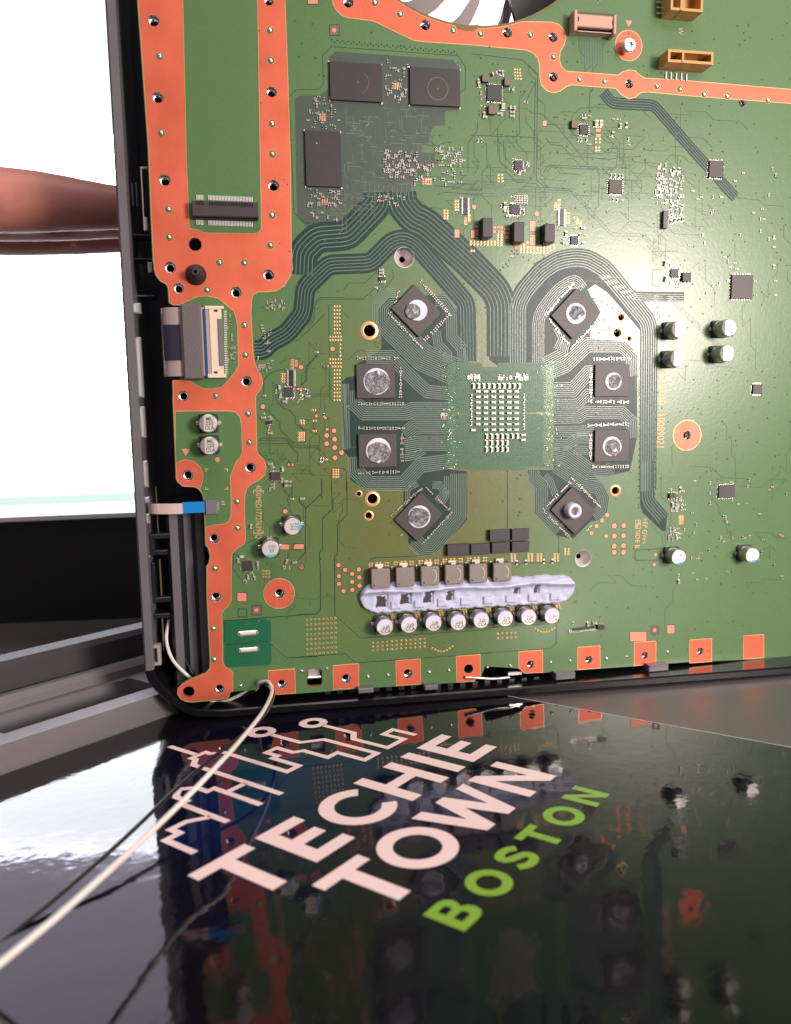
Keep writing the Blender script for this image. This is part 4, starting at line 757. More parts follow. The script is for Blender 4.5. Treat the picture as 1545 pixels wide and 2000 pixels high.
# flash memory: three bare chips
for pts, ringc, lab in (([(455, 435), (830, 462), (830, 738), (460, 710)], (660, 590), 'flash chip with faint half ring mark'), ([(1033, 478), (1393, 497), (1393, 772), (1033, 745)], (1233, 637), 'flash chip with clear ring mark'), ([(278, 935), (533, 943), (540, 1342), (287, 1338)], None, 'upright flash chip with a white speck')):
    cx, cy, w_, h_ = rect_of(TM, pts, 1.1); b = MB(); b.box(0, 0, w_, h_, .15, 1.1, 'chip_dark', 'chip_side', bev=.08)
    n_ = int(w_/.8)
    for i in range(n_): b.box(-w_/2+.5+i*(w_-1)/(n_-1), 0, .34, h_-.1, .02, .16, 'solder')
    o_ = place(keep(b, 'memory_chip'), 'memory_chip', BD, cx, cy); o_['label'] = lab
    b = MB()
    for sx in (-1, 1):
        for sy in (-1, 1): b.box(sx*(w_/2+.15), sy*(h_/2+.15), .5, .5, .02, .3, 'solder', rot=45)
    place(keep(b, 'corner_solder'), 'corner_solder', o_, 0, 0)
    if ringc:
        c = TM(*ringc, 1.1); x, y = c[0]-cx, c[1]-cy; b = MB(); n_ = 40; a1 = 40 if 'clear' in lab else 14
        ri_ = [(x+3.65*math.cos(a*2*math.pi/n_-1.2), y+3.65*math.sin(a*2*math.pi/n_-1.2)) for a in range(a1+1)]; b.ribbon(ri_, .16, 1.1, 1.13, 'cap_brown' if a1 < 20 else 'inductor_grey'); b.fill(circ(x, y, .3, 10), 1.12, 'cap_brown'); place(keep(b, 'ring_mark'), 'ring_mark', o_, 0, 0)
    else:
        b = MB(); b.fill(circ(*[p-q for p, q in zip(TM(363, 1028, 1.1), (cx, cy))], .22, 8), 1.13, 'cap_pale'); place(keep(b, 'speck'), 'speck', o_, 0, 0)
# graphics memory: eight chips with thermal paste residue
b = MB(); b.box(0, 0, 14, 12, .22, 1.2, 'chip', 'chip_side', bev=.07)
for i in range(16):
    for j in (-1, 1): b.lathe(-5.6+i*.75, j*5.6, [(.2, .02), (.28, .12), (.2, .24)], 'solder', 8, cap=False)
gm = keep(b, 'memory_chip')
def paste(o, lst):
    for x, y, r_, amp, seed, z0, z1, m in lst:
        b = MB(); q = blob(x, y, r_, amp, seed); b.walls(q, z0, z1-.12, m); q2 = inset(ccw(q), .18); n_ = len(q); b.add([(p[0], p[1], z1-.12) for p in ccw(q)]+[(p[0], p[1], z1) for p in q2], [(i, (i+1) % n_, n_+(i+1) % n_, n_+i) for i in range(n_)], m); b.fill(q2, z1, m); place(keep(b, 'thermal_paste'), 'thermal_paste', o, 0, 0)
T_ = 1.2
mem = [(ML, 980, 490, -45, 'memory chip with a white paste crescent', [(.15, .1, 3.7, .01, 1, T_, T_+.45, 'paste_white'), (-1.5, -.3, 2.8, .035, 2, T_, T_+.62, 'paste_grey')]),
       (ML, 673, 1022, 0, 'memory chip with wide grey paste disc and white flecks', [(.2, -.1, 4.75, .008, 3, T_, T_+.3, 'paste_white'), (.35, -.3, 4.35, .10, 4, T_, T_+.42, 'paste_grey'), (1.0, 2.9, .6, .3, 5, T_, T_+.55, 'paste_white')]),
       (ML, 687, 1546, 0, 'memory chip whose paste is white along the top', [(.15, 0, 4.6, .008, 6, T_, T_+.3, 'paste_white'), (.25, -.75, 4.1, .07, 7, T_, T_+.42, 'paste_grey'), (.2, -4.0, .6, .35, 8, T_, T_+.52, 'paste_white')]),
       (BM, 968, 283, 45, 'memory chip with speckled paste beside the black power blocks', [(.1, .05, 4.25, .008, 9, T_, T_+.3, 'paste_white'), (-.1, .0, 3.75, .10, 10, T_, T_+.42, 'paste_grey')]),
       (MR, 704, 512, 45, 'memory chip with a broken white paste ring in the glare', [(.4, 0, 3.9, .02, 11, T_, T_+.3, 'paste_white'), (.65, .3, 2.9, .13, 12, T_, T_+.36, 'paste_grey'), (1.8, -1.2, .7, .3, 13, T_, T_+.45, 'paste_white')]),
       (MR, 990, 1016, 0, 'memory chip with a thin white paste ring', [(.3, -.35, 3.35, .012, 14, T_, T_+.3, 'paste_white'), (.65, -.3, 2.7, .09, 15, T_, T_+.36, 'paste_grey')]),
       (MR, 987, 1508, 0, 'memory chip with smeared paste and a tail', [(-.1, -.3, 3.85, .03, 16, T_, T_+.3, 'paste_white'), (.15, -.7, 3.3, .09, 17, T_, T_+.36, 'paste_grey'), (1.2, -1.8, .8, .3, 18, T_, T_+.45, 'paste_white'), (3.4, 2.4, .7, .35, 19, T_, T_+.25, 'paste_grey')])]
for frame, x, y, rot, lab, pl in mem:
    c = frame(x, y, 1.2); o_ = place(gm, 'memory_chip', BD, c[0], c[1], 0, rot); o_['label'] = lab
    pr = [(*(Vector((p[0], p[1])) @ Matrix.Rotation(R(rot), 2)), *p[2:]) if rot else p for p in pl]; paste(o_, pr)
c = BR(695, 378, 1.2); o_ = place(gm, 'memory_chip', BD, c[0], c[1], 0, -45); o_['label'] = 'memory chip carrying a tall white paste plug'
b = MB(); d = BR(712, 385, 5.0); lx, ly = Vector((d[0]-c[0], d[1]-c[1])) @ Matrix.Rotation(R(-45), 2); lx -= .3
b.lathe(lx, ly, [(3.0, 1.2), (3.05, 2.0), (2.85, 4.6), (2.6, 5.1), (1.9, 5.2), (1.55, 4.9), (.6, 4.7)], 'paste_white', 28, mtop='paste_grey'); place(keep(b, 'thermal_paste', True), 'thermal_paste', o_, 0, 0)
b = MB(); b.fill(blob(lx, ly, 1.5, .12, 5), 4.95, 'paste_grey'); place(keep(b, 'paste_residue'), 'paste_residue', o_, 0, 0)

# small surface-mount parts
def smd(w_, h_, t_, body, end='cap_end', e=.26):
    b = MB(); b.box(0, 0, w_*(1-2*e)+.02, h_*.96, .03, t_*.97, body, bev=.03)
    for s in (-1, 1): b.box(s*w_*(.5-e/2), 0, w_*e, h_, .02, t_, end, bev=.04); b.box(s*w_*.5, 0, .34, h_*1.1, .0, .07, 'solder')
    return keep(b, 'smd')
S = {'c4': smd(1.0, .5, .5, 'cap_body'), 'c6': smd(1.6, .8, .8, 'cap_body'), 'p6': smd(1.6, .82, 1.0, 'cap_pale', e=.3), 'c8': smd(2.0, 1.25, 1.2, 'cap_brown'), 'c12': smd(2.6, 1.5, 1.4, 'cap_brown', e=.22), 'r4': smd(1.0, .5, .35, 'resistor'), 'r6': smd(1.6, .8, .45, 'resistor'), 'r12': smd(2.9, 1.6, .6, 'resistor', e=.2), 'a8': smd(2.0, 1.3, 1.2, 'cap_amber')}
NAME = {'c': 'capacitor', 'p': 'capacitor', 'r': 'resistor', 'a': 'capacitor'}
NI = [0]
def comp(frame, x, y, k, rot=0, name=None): c = frame(x, y); place(S[k], name or NAME[k[0]], BD, c[0], c[1], .03, rot); NI[0] += 1
for i in range(10): comp(CA, 415+64*i, 410, 'p6', 90)
for i, x in enumerate((470, 565, 663, 760, 857, 950)):
    for j, y in enumerate((480, 548, 616, 684, 752, 822, 890, 960)):
        if not (i == 0 and j == 7): comp(CA, x, y, 'p6', 0)
comp(CA, 408, 965, 'p6', 0)
for x in (580, 645, 712, 775, 838):
    for y in (1045, 1125, 1207): comp(CA, x, y, 'p6', 90)
for x, y, r_ in ((905, 1040, 90), (968, 1040, 90), (1035, 1025, 0), (1035, 1088, 0)): comp(CA, x, y, 'p6', r_)
for y in range(540, 900, 68): comp(CA, 390, y, 'c4', 90)
for y in range(530, 960, 68): comp(CA, 1052, y, 'c4', 90)
# clusters ------------------------------------------------------------
for x, y, k, r_ in ((165, 535, 'c8', 20), (50, 590, 'c6', 90), (55, 610, 'c6', 90), (205, 525, 'r6', 90), (225, 528, 'c6', 90), (285, 645, 'r6', 0), (305, 640, 'c4', 90), (70, 670, 'c4', 90), (72, 715, 'c4', 60), (85, 765, 'r4', 0), (92, 825, 'c6', 90), (97, 845, 'c6', 0), (200, 820, 'c6', 0), (293, 780, 'c8', 0), (293, 810, 'c6', 0), (293, 838, 'c6', 0), (222, 820, 'c4', 90), (395, 735, 'r4', 0), (225, 770, 'a8', 90),
                    (807, 828, 'r6', 0), (807, 852, 'c6', 0), (895, 890, 'a8', 90), (928, 890, 'a8', 90), (1015, 965, 'r6', 75), (1115, 900, 'r6', 90), (1070, 905, 'c6', 90), (790, 1005, 'c4', 90), (770, 1005, 'c4', 90), (830, 1005, 'c4', 90), (850, 1040, 'c4', 0), (1020, 858, 'c4', 0), (1062, 860, 'r4', 0), (1130, 1000, 'c4', 90), (1130, 1040, 'c4', 0), (850, 835, 'c4', 0), (75, 1010, 'r4', 90), (50, 1010, 'c4', 90),
                    (310, 1145, 'c4', 0), (400, 1175, 'c4', 90), (412, 1185, 'c4', 90), (370, 1230, 'c6', 0), (345, 1235, 'c6', 90), (240, 1478, 'c8', 90), (215, 1480, 'c4', 90), (250, 1520, 'c6', 0), (262, 1555, 'c6', 0), (300, 1415, 'r4', 0), (320, 1555, 'c4', 0), (365, 1505, 'c6', 0), (380, 1530, 'c4', 90), (680, 1680, 'c6', 90), (665, 1720, 'c4', 0), (800, 1640, 'c6', 0), (750, 1640, 'c4', 0), (800, 1755, 'r6', 70), (670, 1750, 'c6', 0), (780, 1690, 'c4', 90), (820, 1690, 'c4', 0), (1020, 1435, 'c4', 90), (1050, 1440, 'c4', 90), (1080, 1440, 'c4', 0), (1005, 1260, 'c4', 90), (1035, 1262, 'c4', 90), (1065, 1265, 'c4', 90), (1088, 1268, 'c4', 90), (918, 12, 'r4', 60)):
    comp(TR, x, y, k, r_)
for i in range(4):
    for j in range(5): comp(TR, 320+18*j, 1408+17*i, 'c4', 0)
for y in (60, 101, 143, 185): comp(KP, 257, y, 'r12', 0)
for y in (183, 223, 265, 305): comp(KP, 1257, y, 'r12', 0)
for y in (335, 390, 447, 503): comp(LC, 560, y, 'r12', 0)
for x, y, k, r_ in ((400, 550, 'p6', 90), (352, 605, 'c4', 90), (410, 665, 'c6', 70), (410, 690, 'c4', 20), (470, 740, 'c6', 20), (495, 735, 'c6', 80), (585, 710, 'c4', 60), (698, 612, 'c4', 90), (700, 650, 'c4', 0), (703, 680, 'c4', 30), (700, 712, 'c4', 0), (665, 735, 'c4', 60), (745, 572, 'c4', 0), (790, 600, 'c4', 90), (790, 672, 'c6', 0), (175, 912, 'c4', 0), (175, 970, 'c6', 0), (255, 958, 'c4', 0), (275, 995, 'c4', 30), (255, 1065, 'c4', 0), (255, 1120, 'c4', 90), (265, 1185, 'c6', 0), (185, 665, 'c4', 0), (120, 240, 'c4', 0), (120, 268, 'c4', 0), (155, 240, 'c4', 0), (155, 268, 'c4', 0), (100, 140, 'c4', 90), (1043, 258, 'c6', 0), (1020, 930, 'r4', 90), (975, 1555, 'c4', 90), (1010, 1555, 'c4', 90), (1045, 1555, 'c4', 0), (975, 1590, 'c4', 0), (445, 1690, 'p6', 90), (270, 1615, 'c6', 0), (290, 1650, 'c4', 0), (310, 1670, 'c4', 20), (435, 1845, 'c6', 80), (490, 1888, 'c8', 90), (540, 1860, 'c4', 0), (540, 1915, 'c4', 0), (295, 1900, 'c4', 0), (325, 1905, 'c4', 90), (295, 1940, 'c4', 0), (265, 1965, 'c4', 90), (325, 1940, 'c4', 90), (915, 55, 'c4', 0), (245, 45, 'c4', 0)):
    comp(LC, x, y, k, r_)
for x, y, k, r_ in ((1052, 1185, 'p6', 0), (1025, 1215, 'c6', 90), (1172, 1240, 'c6', 90), (1030, 1275, 'r4', 0), (1140, 1330, 'c4', 90), (1120, 1310, 'c4', 20), (1100, 1340, 'c6', 90), (1070, 1365, 'c4', 45), (1085, 1380, 'c4', 90), (1150, 1350, 'c4', 90), (1175, 1275, 'c4', 90), (1390, 1225, 'c6', 70), (1380, 1265, 'c4', 90), (1365, 1270, 'c4', 90), (1410, 1270, 'c4', 90), (1450, 1228, 'c6', 0), (1120, 960, 'c6', 80), (905, 772, 'c4', 0), (905, 792, 'c4', 0), (1430, 752, 'c4', 0), (1508, 748, 'c6', 0), (1258, 1043, 'c6', 0)):
    comp(LL, x, y, k, r_)
for x, y, k, r_ in ((712, 185, 'c6', 0), (712, 208, 'c6', 0), (725, 275, 'c6', 0), (670, 315, 'c4', 0), (295, 912, 'c6', 0), (840, 352, 'c4', 45)): comp(ML, x, y, k, r_)
for x, y, k, r_ in ((268, 768, 'r6', 90), (335, 765, 'r6', 90), (470, 758, 'r6', 90), (535, 757, 'r6', 90), (690, 1225, 'r4', 90), (800, 1230, 'c6', 90), (850, 1222, 'c6', 0), (1485, 865, 'c4', 90), (1485, 910, 'c6', 90), (820, 495, 'c4', 30), (800, 520, 'c4', 30), (1425, 213, 'c4', 0), (1500, 215, 'r6', 90), (1440, 330, 'c6', 90), (1480, 335, 'c4', 0), (1510, 330, 'c4', 0), (1470, 370, 'c4', 90), (1510, 360, 'c4', 90), (1450, 515, 'c4', 90), (1420, 560, 'c4', 0), (1440, 555, 'r4', 0), (1480, 545, 'c4', 0), (1470, 570, 'c4', 90)): comp(BR, x, y, k, r_)
for x, y, k, r_ in ((395, 1570, 'a8', 80), (400, 1770, 'a8', 80), (505, 345, 'r6', 90), (575, 352, 'r6', 90), (530, 405, 'r6', 0), (265, 640, 'r4', 90), (275, 695, 'r4', 0), (335, 655, 'r4', 90), (470, 1025, 'r6', 90), (520, 1000, 'r6', 90), (572, 995, 'r6', 90), (620, 990, 'r6', 90), (540, 1790, 'r6', 0), (560, 1835, 'r6', 0), (470, 905, 'r4', 90), (465, 840, 'c4', 90), (545, 840, 'r4', 90), (570, 790, 'r4', 0)): comp(RR, x, y, k, r_)
# rows of tiny parts too small to pick apart: along the memory chips and in the dense fields
TP = MB()
def tiny(x, y, rot, w_=.9, h_=.45, dark_=False):
    TP.box(x, y, w_, h_, .03, .38, 'resistor' if dark_ else 'cap_body', rot=rot); c_, s_ = math.cos(R(rot)), math.sin(R(rot))
    for s in (-1, 1): TP.box(x+s*c_*w_*.42, y+s*s_*w_*.42, w_*.34, h_*1.05, .02, .42, 'cap_end', rot=rot)
def row(frame, a, c, n_, rot, jit=.1, skip=.08):
    a, c = frame(*a), frame(*c)
    for i in range(n_):
        if rg.random() < skip: continue
        t = i/max(1, n_-1); tiny(a[0]+(c[0]-a[0])*t+rg.uniform(-jit, jit), a[1]+(c[1]-a[1])*t+rg.uniform(-jit, jit), rot+rg.choice((0, 0, 90)), dark_=rg.random() < .55)
row(ML, (535, 850), (830, 848), 16, 90); row(ML, (858, 930), (858, 1140), 12, 0); row(ML, (545, 1192), (875, 1192), 18, 90); row(ML, (545, 1375), (880, 1378), 18, 90); row(ML, (868, 1430), (870, 1640), 11, 0); row(ML, (550, 1715), (840, 1705), 16, 90)
row(ML, (1010, 270), (1230, 520), 17, 45); row(ML, (770, 515), (1015, 765), 18, -45); row(ML, (1110, 640), (1215, 530), 8, -45); row(ML, (1040, 710), (1090, 660), 5, -45); row(ML, (845, 350), (790, 500), 5, 45)
row(BM, (755, 262), (985, 60), 14, 45); row(BM, (1000, 490), (1220, 255), 16, 45); row(BM, (1030, 55), (1220, 240), 11, -45); row(BM, (830, 425), (830, 430), 1, 30)
row(MR, (485, 525), (690, 290), 16, 45); row(MR, (515, 560), (645, 730), 9, -45); row(MR, (680, 770), (905, 540), 16, 45); row(MR, (825, 380), (880, 410), 3, 45)
row(MR, (850, 855), (1110, 850), 15, 90); row(MR, (825, 930), (825, 1130), 11, 0); row(MR, (810, 1175), (1105, 1180), 17, 90); row(MR, (805, 1355), (1105, 1345), 17, 90); row(MR, (822, 1410), (822, 1600), 11, 0); row(MR, (840, 1668), (1105, 1665), 15, 90)
row(BR, (470, 365), (665, 165), 14, 45); row(BR, (680, 130), (895, 345), 16, -45); row(BR, (480, 390), (670, 580), 14, -45)
for x0, y0, x1, y1, n_ in ((840, 1075, 1075, 1280, 95), (1215, 1060, 1420, 1210, 46), (1250, 1220, 1420, 1320, 16), (300, 700, 520, 930, 34), (300, 1355, 530, 1480, 34), (300, 1530, 520, 1580, 8), (850, 440, 1020, 740, 34), (1060, 1160, 1210, 1340, 26), (770, 1400, 1010, 1480, 14)):
    for k_ in range(n_):
        c = TM(round(rg.uniform(x0, x1)/13)*13, round(rg.uniform(y0, y1)/17)*17); tiny(c[0], c[1], rg.choice((0, 90)), dark_=rg.random() < .6)
for x0, y0, x1, y1, n_ in ((280, 280, 420, 800, 44), (420, 330, 620, 980, 70), (440, 1540, 630, 1860, 24), (240, 600, 350, 720, 8), (700, 300, 1900, 2000, 45)):
    for k_ in range(n_):
        c = RR(round(rg.uniform(x0, x1)/22)*22, round(rg.uniform(y0, y1)/26)*26); tiny(c[0], c[1], rg.choice((0, 90)), dark_=rg.random() < .65)
for x0, y0, x1, y1, n_ in ((335, 270, 500, 335, 24), (720, 280, 900, 330, 12), (940, 265, 1100, 330, 18), (5, 765, 80, 835, 8)):
    for k_ in range(n_): c = CA(rg.uniform(x0, x1), rg.uniform(y0, y1)); tiny(c[0], c[1], 90)
for x0, y0, x1, y1, n_ in ((1420, 200, 1530, 400, 24), (1410, 500, 1530, 590, 18), (1560, 120, 2300, 900, 50)):
    for k_ in range(n_): c = BR(rg.uniform(x0, x1), rg.uniform(y0, y1)); tiny(c[0], c[1], rg.choice((0, 90)), dark_=rg.random() < .5)
for x0, y0, x1, y1, n_ in ((1230, 1110, 1370, 1185, 16), (1150, 1560, 1290, 1640, 10), (1200, 1290, 1290, 1440, 10), (940, 1220, 1000, 1580, 16)):
    for k_ in range(n_): c = LT(rg.uniform(x0, x1), rg.uniform(y0, y1)); tiny(c[0], c[1], rg.choice((0, 90)), dark_=rg.random() < .3)
tag(TP.obj('tiny_passives', BD), kind='stuff')

# leaded integrated circuits
def ic(frame, x, y, w_, h_, t_=.9, rot=0, pins=(0, 0), m='ic', name='integrated_circuit'):
    b = MB(); b.box(0, 0, w_, h_, .08, t_, m, 'chip_side', bev=.06)
    for n_, ax in ((pins[0], 0), (pins[1], 1)):
        for i in range(n_):
            for s in (-1, 1):
                q = -.42+.84*i/max(1, n_-1)
                b.box(q*w_ if ax == 0 else s*(w_/2+.2), s*(h_/2+.2) if ax == 0 else q*h_, .26 if ax == 0 else .6, .6 if ax == 0 else .26, .02, .2, 'solder')
    c = frame(x, y, t_); return place(keep(b, name), name, BD, c[0], c[1], 0, rot)
ic(TR, 170, 665, 5.4, 5.4, 1.0, 0, (8, 8), 'ic'); ic(TR, 815, 930, 3.4, 3.4, .9, 0, (5, 5)); ic(TR, 343, 1187, 3.1, 3.4, .9, 0, (5, 5)); ic(TR, 1042, 1340, 5.2, 5.0, .9, 0, (7, 7), 'chip'); ic(TR, 318, 1502, 3.6, 3.6, .9, 0, (6, 6), 'ic'); ic(TR, 745, 1725, 2.9, 3.2, .9, 0, (5, 5))
ic(LC, 530, 615, 3.3, 3.4, .9, 0, (7, 7)); ic(LC, 345, 1785, 3.5, 2.9, .9, 0, (7, 3)); ic(LL, 1098, 1258, 3.4, 3.6, .9, 0, (6, 6)); ic(LC, 260, 1035, 1.8, 1.2, .8, 10, (3, 0), 'resistor', 'transistor'); ic(ML, 722, 250, 2.2, 1.4, .8, 0, (3, 0), 'resistor', 'transistor')
ic(RR, 400, 990, 1.7, 6.3, 1.6, 0, (0, 8), 'resistor'); ic(RR, 518, 1690, 3.2, 3.2, .9, 0, (4, 4)); ic(RR, 680, 1740, 3.4, 3.4, 1.6, 0, (3, 3)); ic(BR, 1445, 265, 2.6, 2.0, 1.2, 0, (3, 0)); ic(BR, 905, 1258, 2.8, 1.8, 1.4, 0, (3, 0), 'resistor')
for x, y, w_, h_, m in ((105, 560, 2.4, 2.4, 'cap_brown'), (260, 585, 1.9, 2.6, 'cap_brown'), (152, 787, 2.5, 2.9, 'cap_brown'), (745, 890, 2.2, 2.7, 'cap_brown')): ic(TR, x, y, w_, h_, 1.6, 0, (0, 0), m, 'choke')
for x, y, w_, h_ in ((1400, 330, 6, 6), (1450, 560, 9, 9), (1480, 760, 4, 4), (1420, 960, 7, 5)): ic(PX, x, y, w_, h_, 1.0, 0, (8, 8), 'chip')
# fine-pitch connector pads
b = MB()
for i in range(16): c = BR(665+13.2*i, 1283-1.3*i); b.box(c[0], c[1], .35, 1.5, .03, .3, 'solder', rot=-4)
c0 = BR(770, 1262); b.box(c0[0], c0[1], 10, 1.0, .03, .5, 'resistor', rot=3); b.obj('pad_row', BD)
# tall black power inductors
for x0, y0, x1, y1 in ((440, 240, 545, 445), (765, 285, 875, 495), (1085, 303, 1193, 498)):
    cx, cy, w_, h_ = rect_of(KP, [(x0, y0), (x1, y0), (x1, y1), (x0, y1)], 4.5); b = MB(); b.box(0, 0, w_, h_, .15, 4.5, 'ic', 'resistor', bev=.25, r=.25)
    o_ = place(keep(b, 'power_inductor'), 'power_inductor', BD, cx, cy); b = MB(); b.box(0, -h_/2-.1, 2.0, .5, .02, .8, 'cap_brown', bev=.08); b.box(0, h_/2+.1, 2.0, .5, .02, .8, 'cap_brown', bev=.08); place(keep(b, 'terminal'), 'terminal', o_, 0, 0)
for i in range(3):
    for j in range(2): pad(P(KP, [(553+38*i, 333+42*j), (577+38*i, 333+42*j), (577+38*i, 356+42*j), (553+38*i, 356+42*j)]), ringm=None, name='copper_pad')
for x, y in ((675, 358), (710, 362), (675, 400), (710, 402), (383, 335), (383, 380)): pad(P(KP, [(x-12, y-11), (x+12, y-11), (x+12, y+11), (x-12, y+11)]), ringm=None)
# six flat black power blocks
for x0, y0, x1, y1 in ((874, 1064, 917, 1086), (920, 1063, 957, 1084), (961, 1060, 996, 1081), (1000, 1058.5, 1034, 1079), (957, 1036, 996, 1057), (1000, 1034, 1034, 1055)):
    cx, cy, w_, h_ = rect_of(PX, [(x0, y0), (x1, y0-1.5), (x1, y1-1.5), (x0, y1)], 2.2); b = MB(); b.box(0, 0, w_, h_, .1, 2.2, 'ic', 'resistor', bev=.12); place(keep(b, 'power_block'), 'power_block', BD, cx, cy)
# six grey power inductors above the putty
fr6 = [(BM, q) for q in IND]+[(BR, (92, 775, 228, 912))]
for frame, (x0, y0, x1, y1) in fr6:
    cx, cy, w_, h_ = rect_of(frame, [(x0, y0), (x1, y0-4), (x1, y1-4), (x0, y1)], 4.2); b = MB(); b.box(0, 0, w_, h_, 3.0, 4.2, 'inductor_grey', bev=.3, r=.7); b.box(0, 0, w_*.98, h_*.98, .1, 3.0, 'resistor'); o_ = place(keep(b, 'choke_coil'), 'choke_coil', BD, cx, cy)
    b = MB(); b.box(0, h_/2+.55, 3.2, 1.3, .05, .9, 'cap_pale', bev=.15); b.box(0, h_/2+.1, 1.7, .7, .05, 2.6, 'cap_pale', bev=.1); place(keep(b, 'terminal'), 'terminal', o_, 0, 0)
    b = MB(); b.fill(circ(-w_/2+1.1, -h_/2+1.1, .35, 10), 4.215, 'chip_side'); place(keep(b, 'pin_mark'), 'pin_mark', o_, 0, 0)
    if cx > BM(985, 700)[0]-1: b = MB(); b.ribbon([(w_*.28*math.cos(a*.12-1.0)+.5, h_*.36*math.sin(a*.12-1.0)) for a in range(20)], .22, 4.2, 4.235, 'cap_pale'); place(keep(b, 'paste_smear'), 'paste_smear', o_, 0, 0)
for k_ in range(5):
    x = 752+196*k_; comp(BM, x, 690-10*k_, 'c4', 90)

# polymer capacitors (aluminium cans)
def can(px_, py_, h_=6.0, r_=3.15, blue=None, txt=None, trot=0, paste_=False, lab=None, body='aluminium'):
    x, y = PX(px_, py_, h_); o = empty('polymer_capacitor'); o.parent = BD; o.location = (x*MM, y*MM, 0)
    if lab: o['label'] = lab
    b = MB(); b.box(0, 0, 6.6, 6.6, .05, 1.0, 'rubber', r=.9, bev=.1); b.obj('base', o)
    b = MB(); b.lathe(0, 0, [(r_, 1.0), (r_, 1.7), (r_-.18, 1.85), (r_-.18, 2.0), (r_, 2.15), (r_, h_-.35), (r_-.12, h_-.1), (r_-.3, h_)], 'can_side', 32, mtop=body); c_ = b.obj('can', o, False)
    for s in (-1, 1): b = MB(); b.box(s*3.7, 0, 1.2, 1.3, .02, .55, 'solder', bev=.1); b.obj('terminal', o)
    if blue is not None:
        a0 = R(blue); q = [((r_-.3)*math.cos(a0+R(a)), (r_-.3)*math.sin(a0+R(a))) for a in range(-48, 49, 8)]; b = MB(); b.fill(q, h_+.03, 'ink_blue'); b.obj('blue_mark', c_)
    elif not paste_: b = MB(); q = [((r_-.3)*math.cos(R(a)), (r_-.3)*math.sin(R(a))) for a in range(118, 243, 8)]; b.fill(q, h_+.03, 'inductor_grey'); b.obj('polarity_mark', c_)
    if txt: text(txt, .45 if not paste_ else .35, 0 if not paste_ else -.75, h_+.06, 1.75, trot, 'ink' if blue is None else 'ink_grey', c_, 'print', bold=.02)
    if paste_:
        rs = random.Random(int(px_)); b = MB(); q = [((r_-.08)*math.cos(R(a)), (r_-.08)*math.sin(R(a))) for a in range(20+rs.randint(0, 25), 190+rs.randint(-25, 30), 9)]; q += [(-1.6+rs.uniform(-.3, .3), -.6+rs.uniform(-.5, .4)), (-.6, .5+rs.uniform(-.4, .3)), (.4, .2+rs.uniform(-.3, .3)), (1.2, 1.0)]; b.slab(q, h_, h_+.16, 'paste_white'); b.obj('paste_smear', c_)
    return o
for (px_, py_), lb in zip(((752.2, 1225.3), (799.6, 1221.1), (847.3, 1217.4), (895.3, 1215.9), (940.3, 1212), (987.4, 1208.6), (1033, 1206), (1078.5, 1203.4)), range(8)): can(px_, py_, paste_=True, txt='220\nCCA', trot=-2)
can(406.3, 827.1, txt='ML\n220\nCLA', trot=0, lab='upper of two capacitors marked 220 in the copper window'); can(408.4, 870.6, txt='ML\n220\nCLA', lab='lower of two capacitors marked 220 in the copper window')
can(571.5, 1028.5, blue=0, txt='AE2\n390', trot=-90); can(528.3, 1072.5, blue=-90, txt='390\n4R', trot=0)
can(1326.5, 643, h_=7); can(1324, 700, h_=7); can(1326, 1089, blue=-80, txt='330\n6C'); can(1420, 690, h_=7); can(1424, 640, h_=7); can(1470, 1085, blue=-80)

# thermal putty strip pressed over the power stages
PU = MB(); a = PX(703, 1160); e1 = PX(1119, 1130); A2 = Vector(PX(702, 1168)); B2 = Vector(PX(1120, 1146)); ax = (B2-A2).normalized(); nx_ = Vector((-ax.y, ax.x)); Ln = (B2-A2).length; Hh = 6.3
NU, NV = 420, 74; rs = random.Random(11); padc = [12.2+8.95*k_ for k_ in range(8)]
holesp = [(12.2-4.2, -1.4, 2.2, 2.3, 1), (16.6+.3, -.8, 2.1, 2.0, 2), (25.8, -.7, 1.8, 2.3, 3), (34.2, -.4, 1.3, 1.9, 4), (60.5, -.1, 1.2, 1.2, 6), (68.6, .4, 1.0, 1.6, 7)]
def hgt(u, v):
    cap = 1.0
    eu = min(u, Ln-u); rr_ = Hh
    lim = Hh if eu > rr_ else math.sqrt(max(0, rr_*rr_-(rr_-eu)**2)); low = -lim+(.55*abs(math.sin((u-8)*math.pi/4.47)) if 6 < u < Ln-3 else 0)*-.8+.5
    up = lim*.82+.25*math.sin(u*.55)+.35*noise.noise(Vector((u*.5, 7, 0))); low += .4*noise.noise(Vector((u*.8, 1, 0)))
    if v <= low or v >= up: return None
    d = min(v-low, up-v); edge = min(1, d/1.1); edge = math.sqrt(1-(1-edge)**2)
    ridge = math.exp(-((v-2.6-.4*math.sin(u*.21))/1.25)**2)*2.1; h = 1.6+ridge+.05*math.sin(u*1.1+v*.8)+.08*math.sin(u*.37-v*.5)
    for p_ in padc:
        if abs(u-p_-1.2) < 2.1 and -4.6 < v < -1.3: h += .75*min(1, (2.1-abs(u-p_-1.2))/.35)*min(1, (v+4.6)/.4, (-1.3-v)/.4)
    if u > 62 and abs(v-3.4-(u-70)*.05) < .6: h += .45*(1-abs(v-3.4-(u-70)*.05)/.6)*min(1, max(0, (u-64)/3))
    for hx, hy, hw, hh_, sd in holesp:
        e_ = max(abs(u-hx)/hw, abs(v-hy)/hh_)+.12*noise.noise(Vector((u*1.3, v*1.3, sd)))
        if e_ < 1.25: h = h+(1.0-h)*min(1, (1.25-e_)/.22)
    return .1+(h+.14*noise.noise(Vector((u*.45, v*.45, 3)))+.03*noise.noise(Vector((u*1.7, v*1.7, 9))))*edge
grid = {}
vsP, fsP = [], []
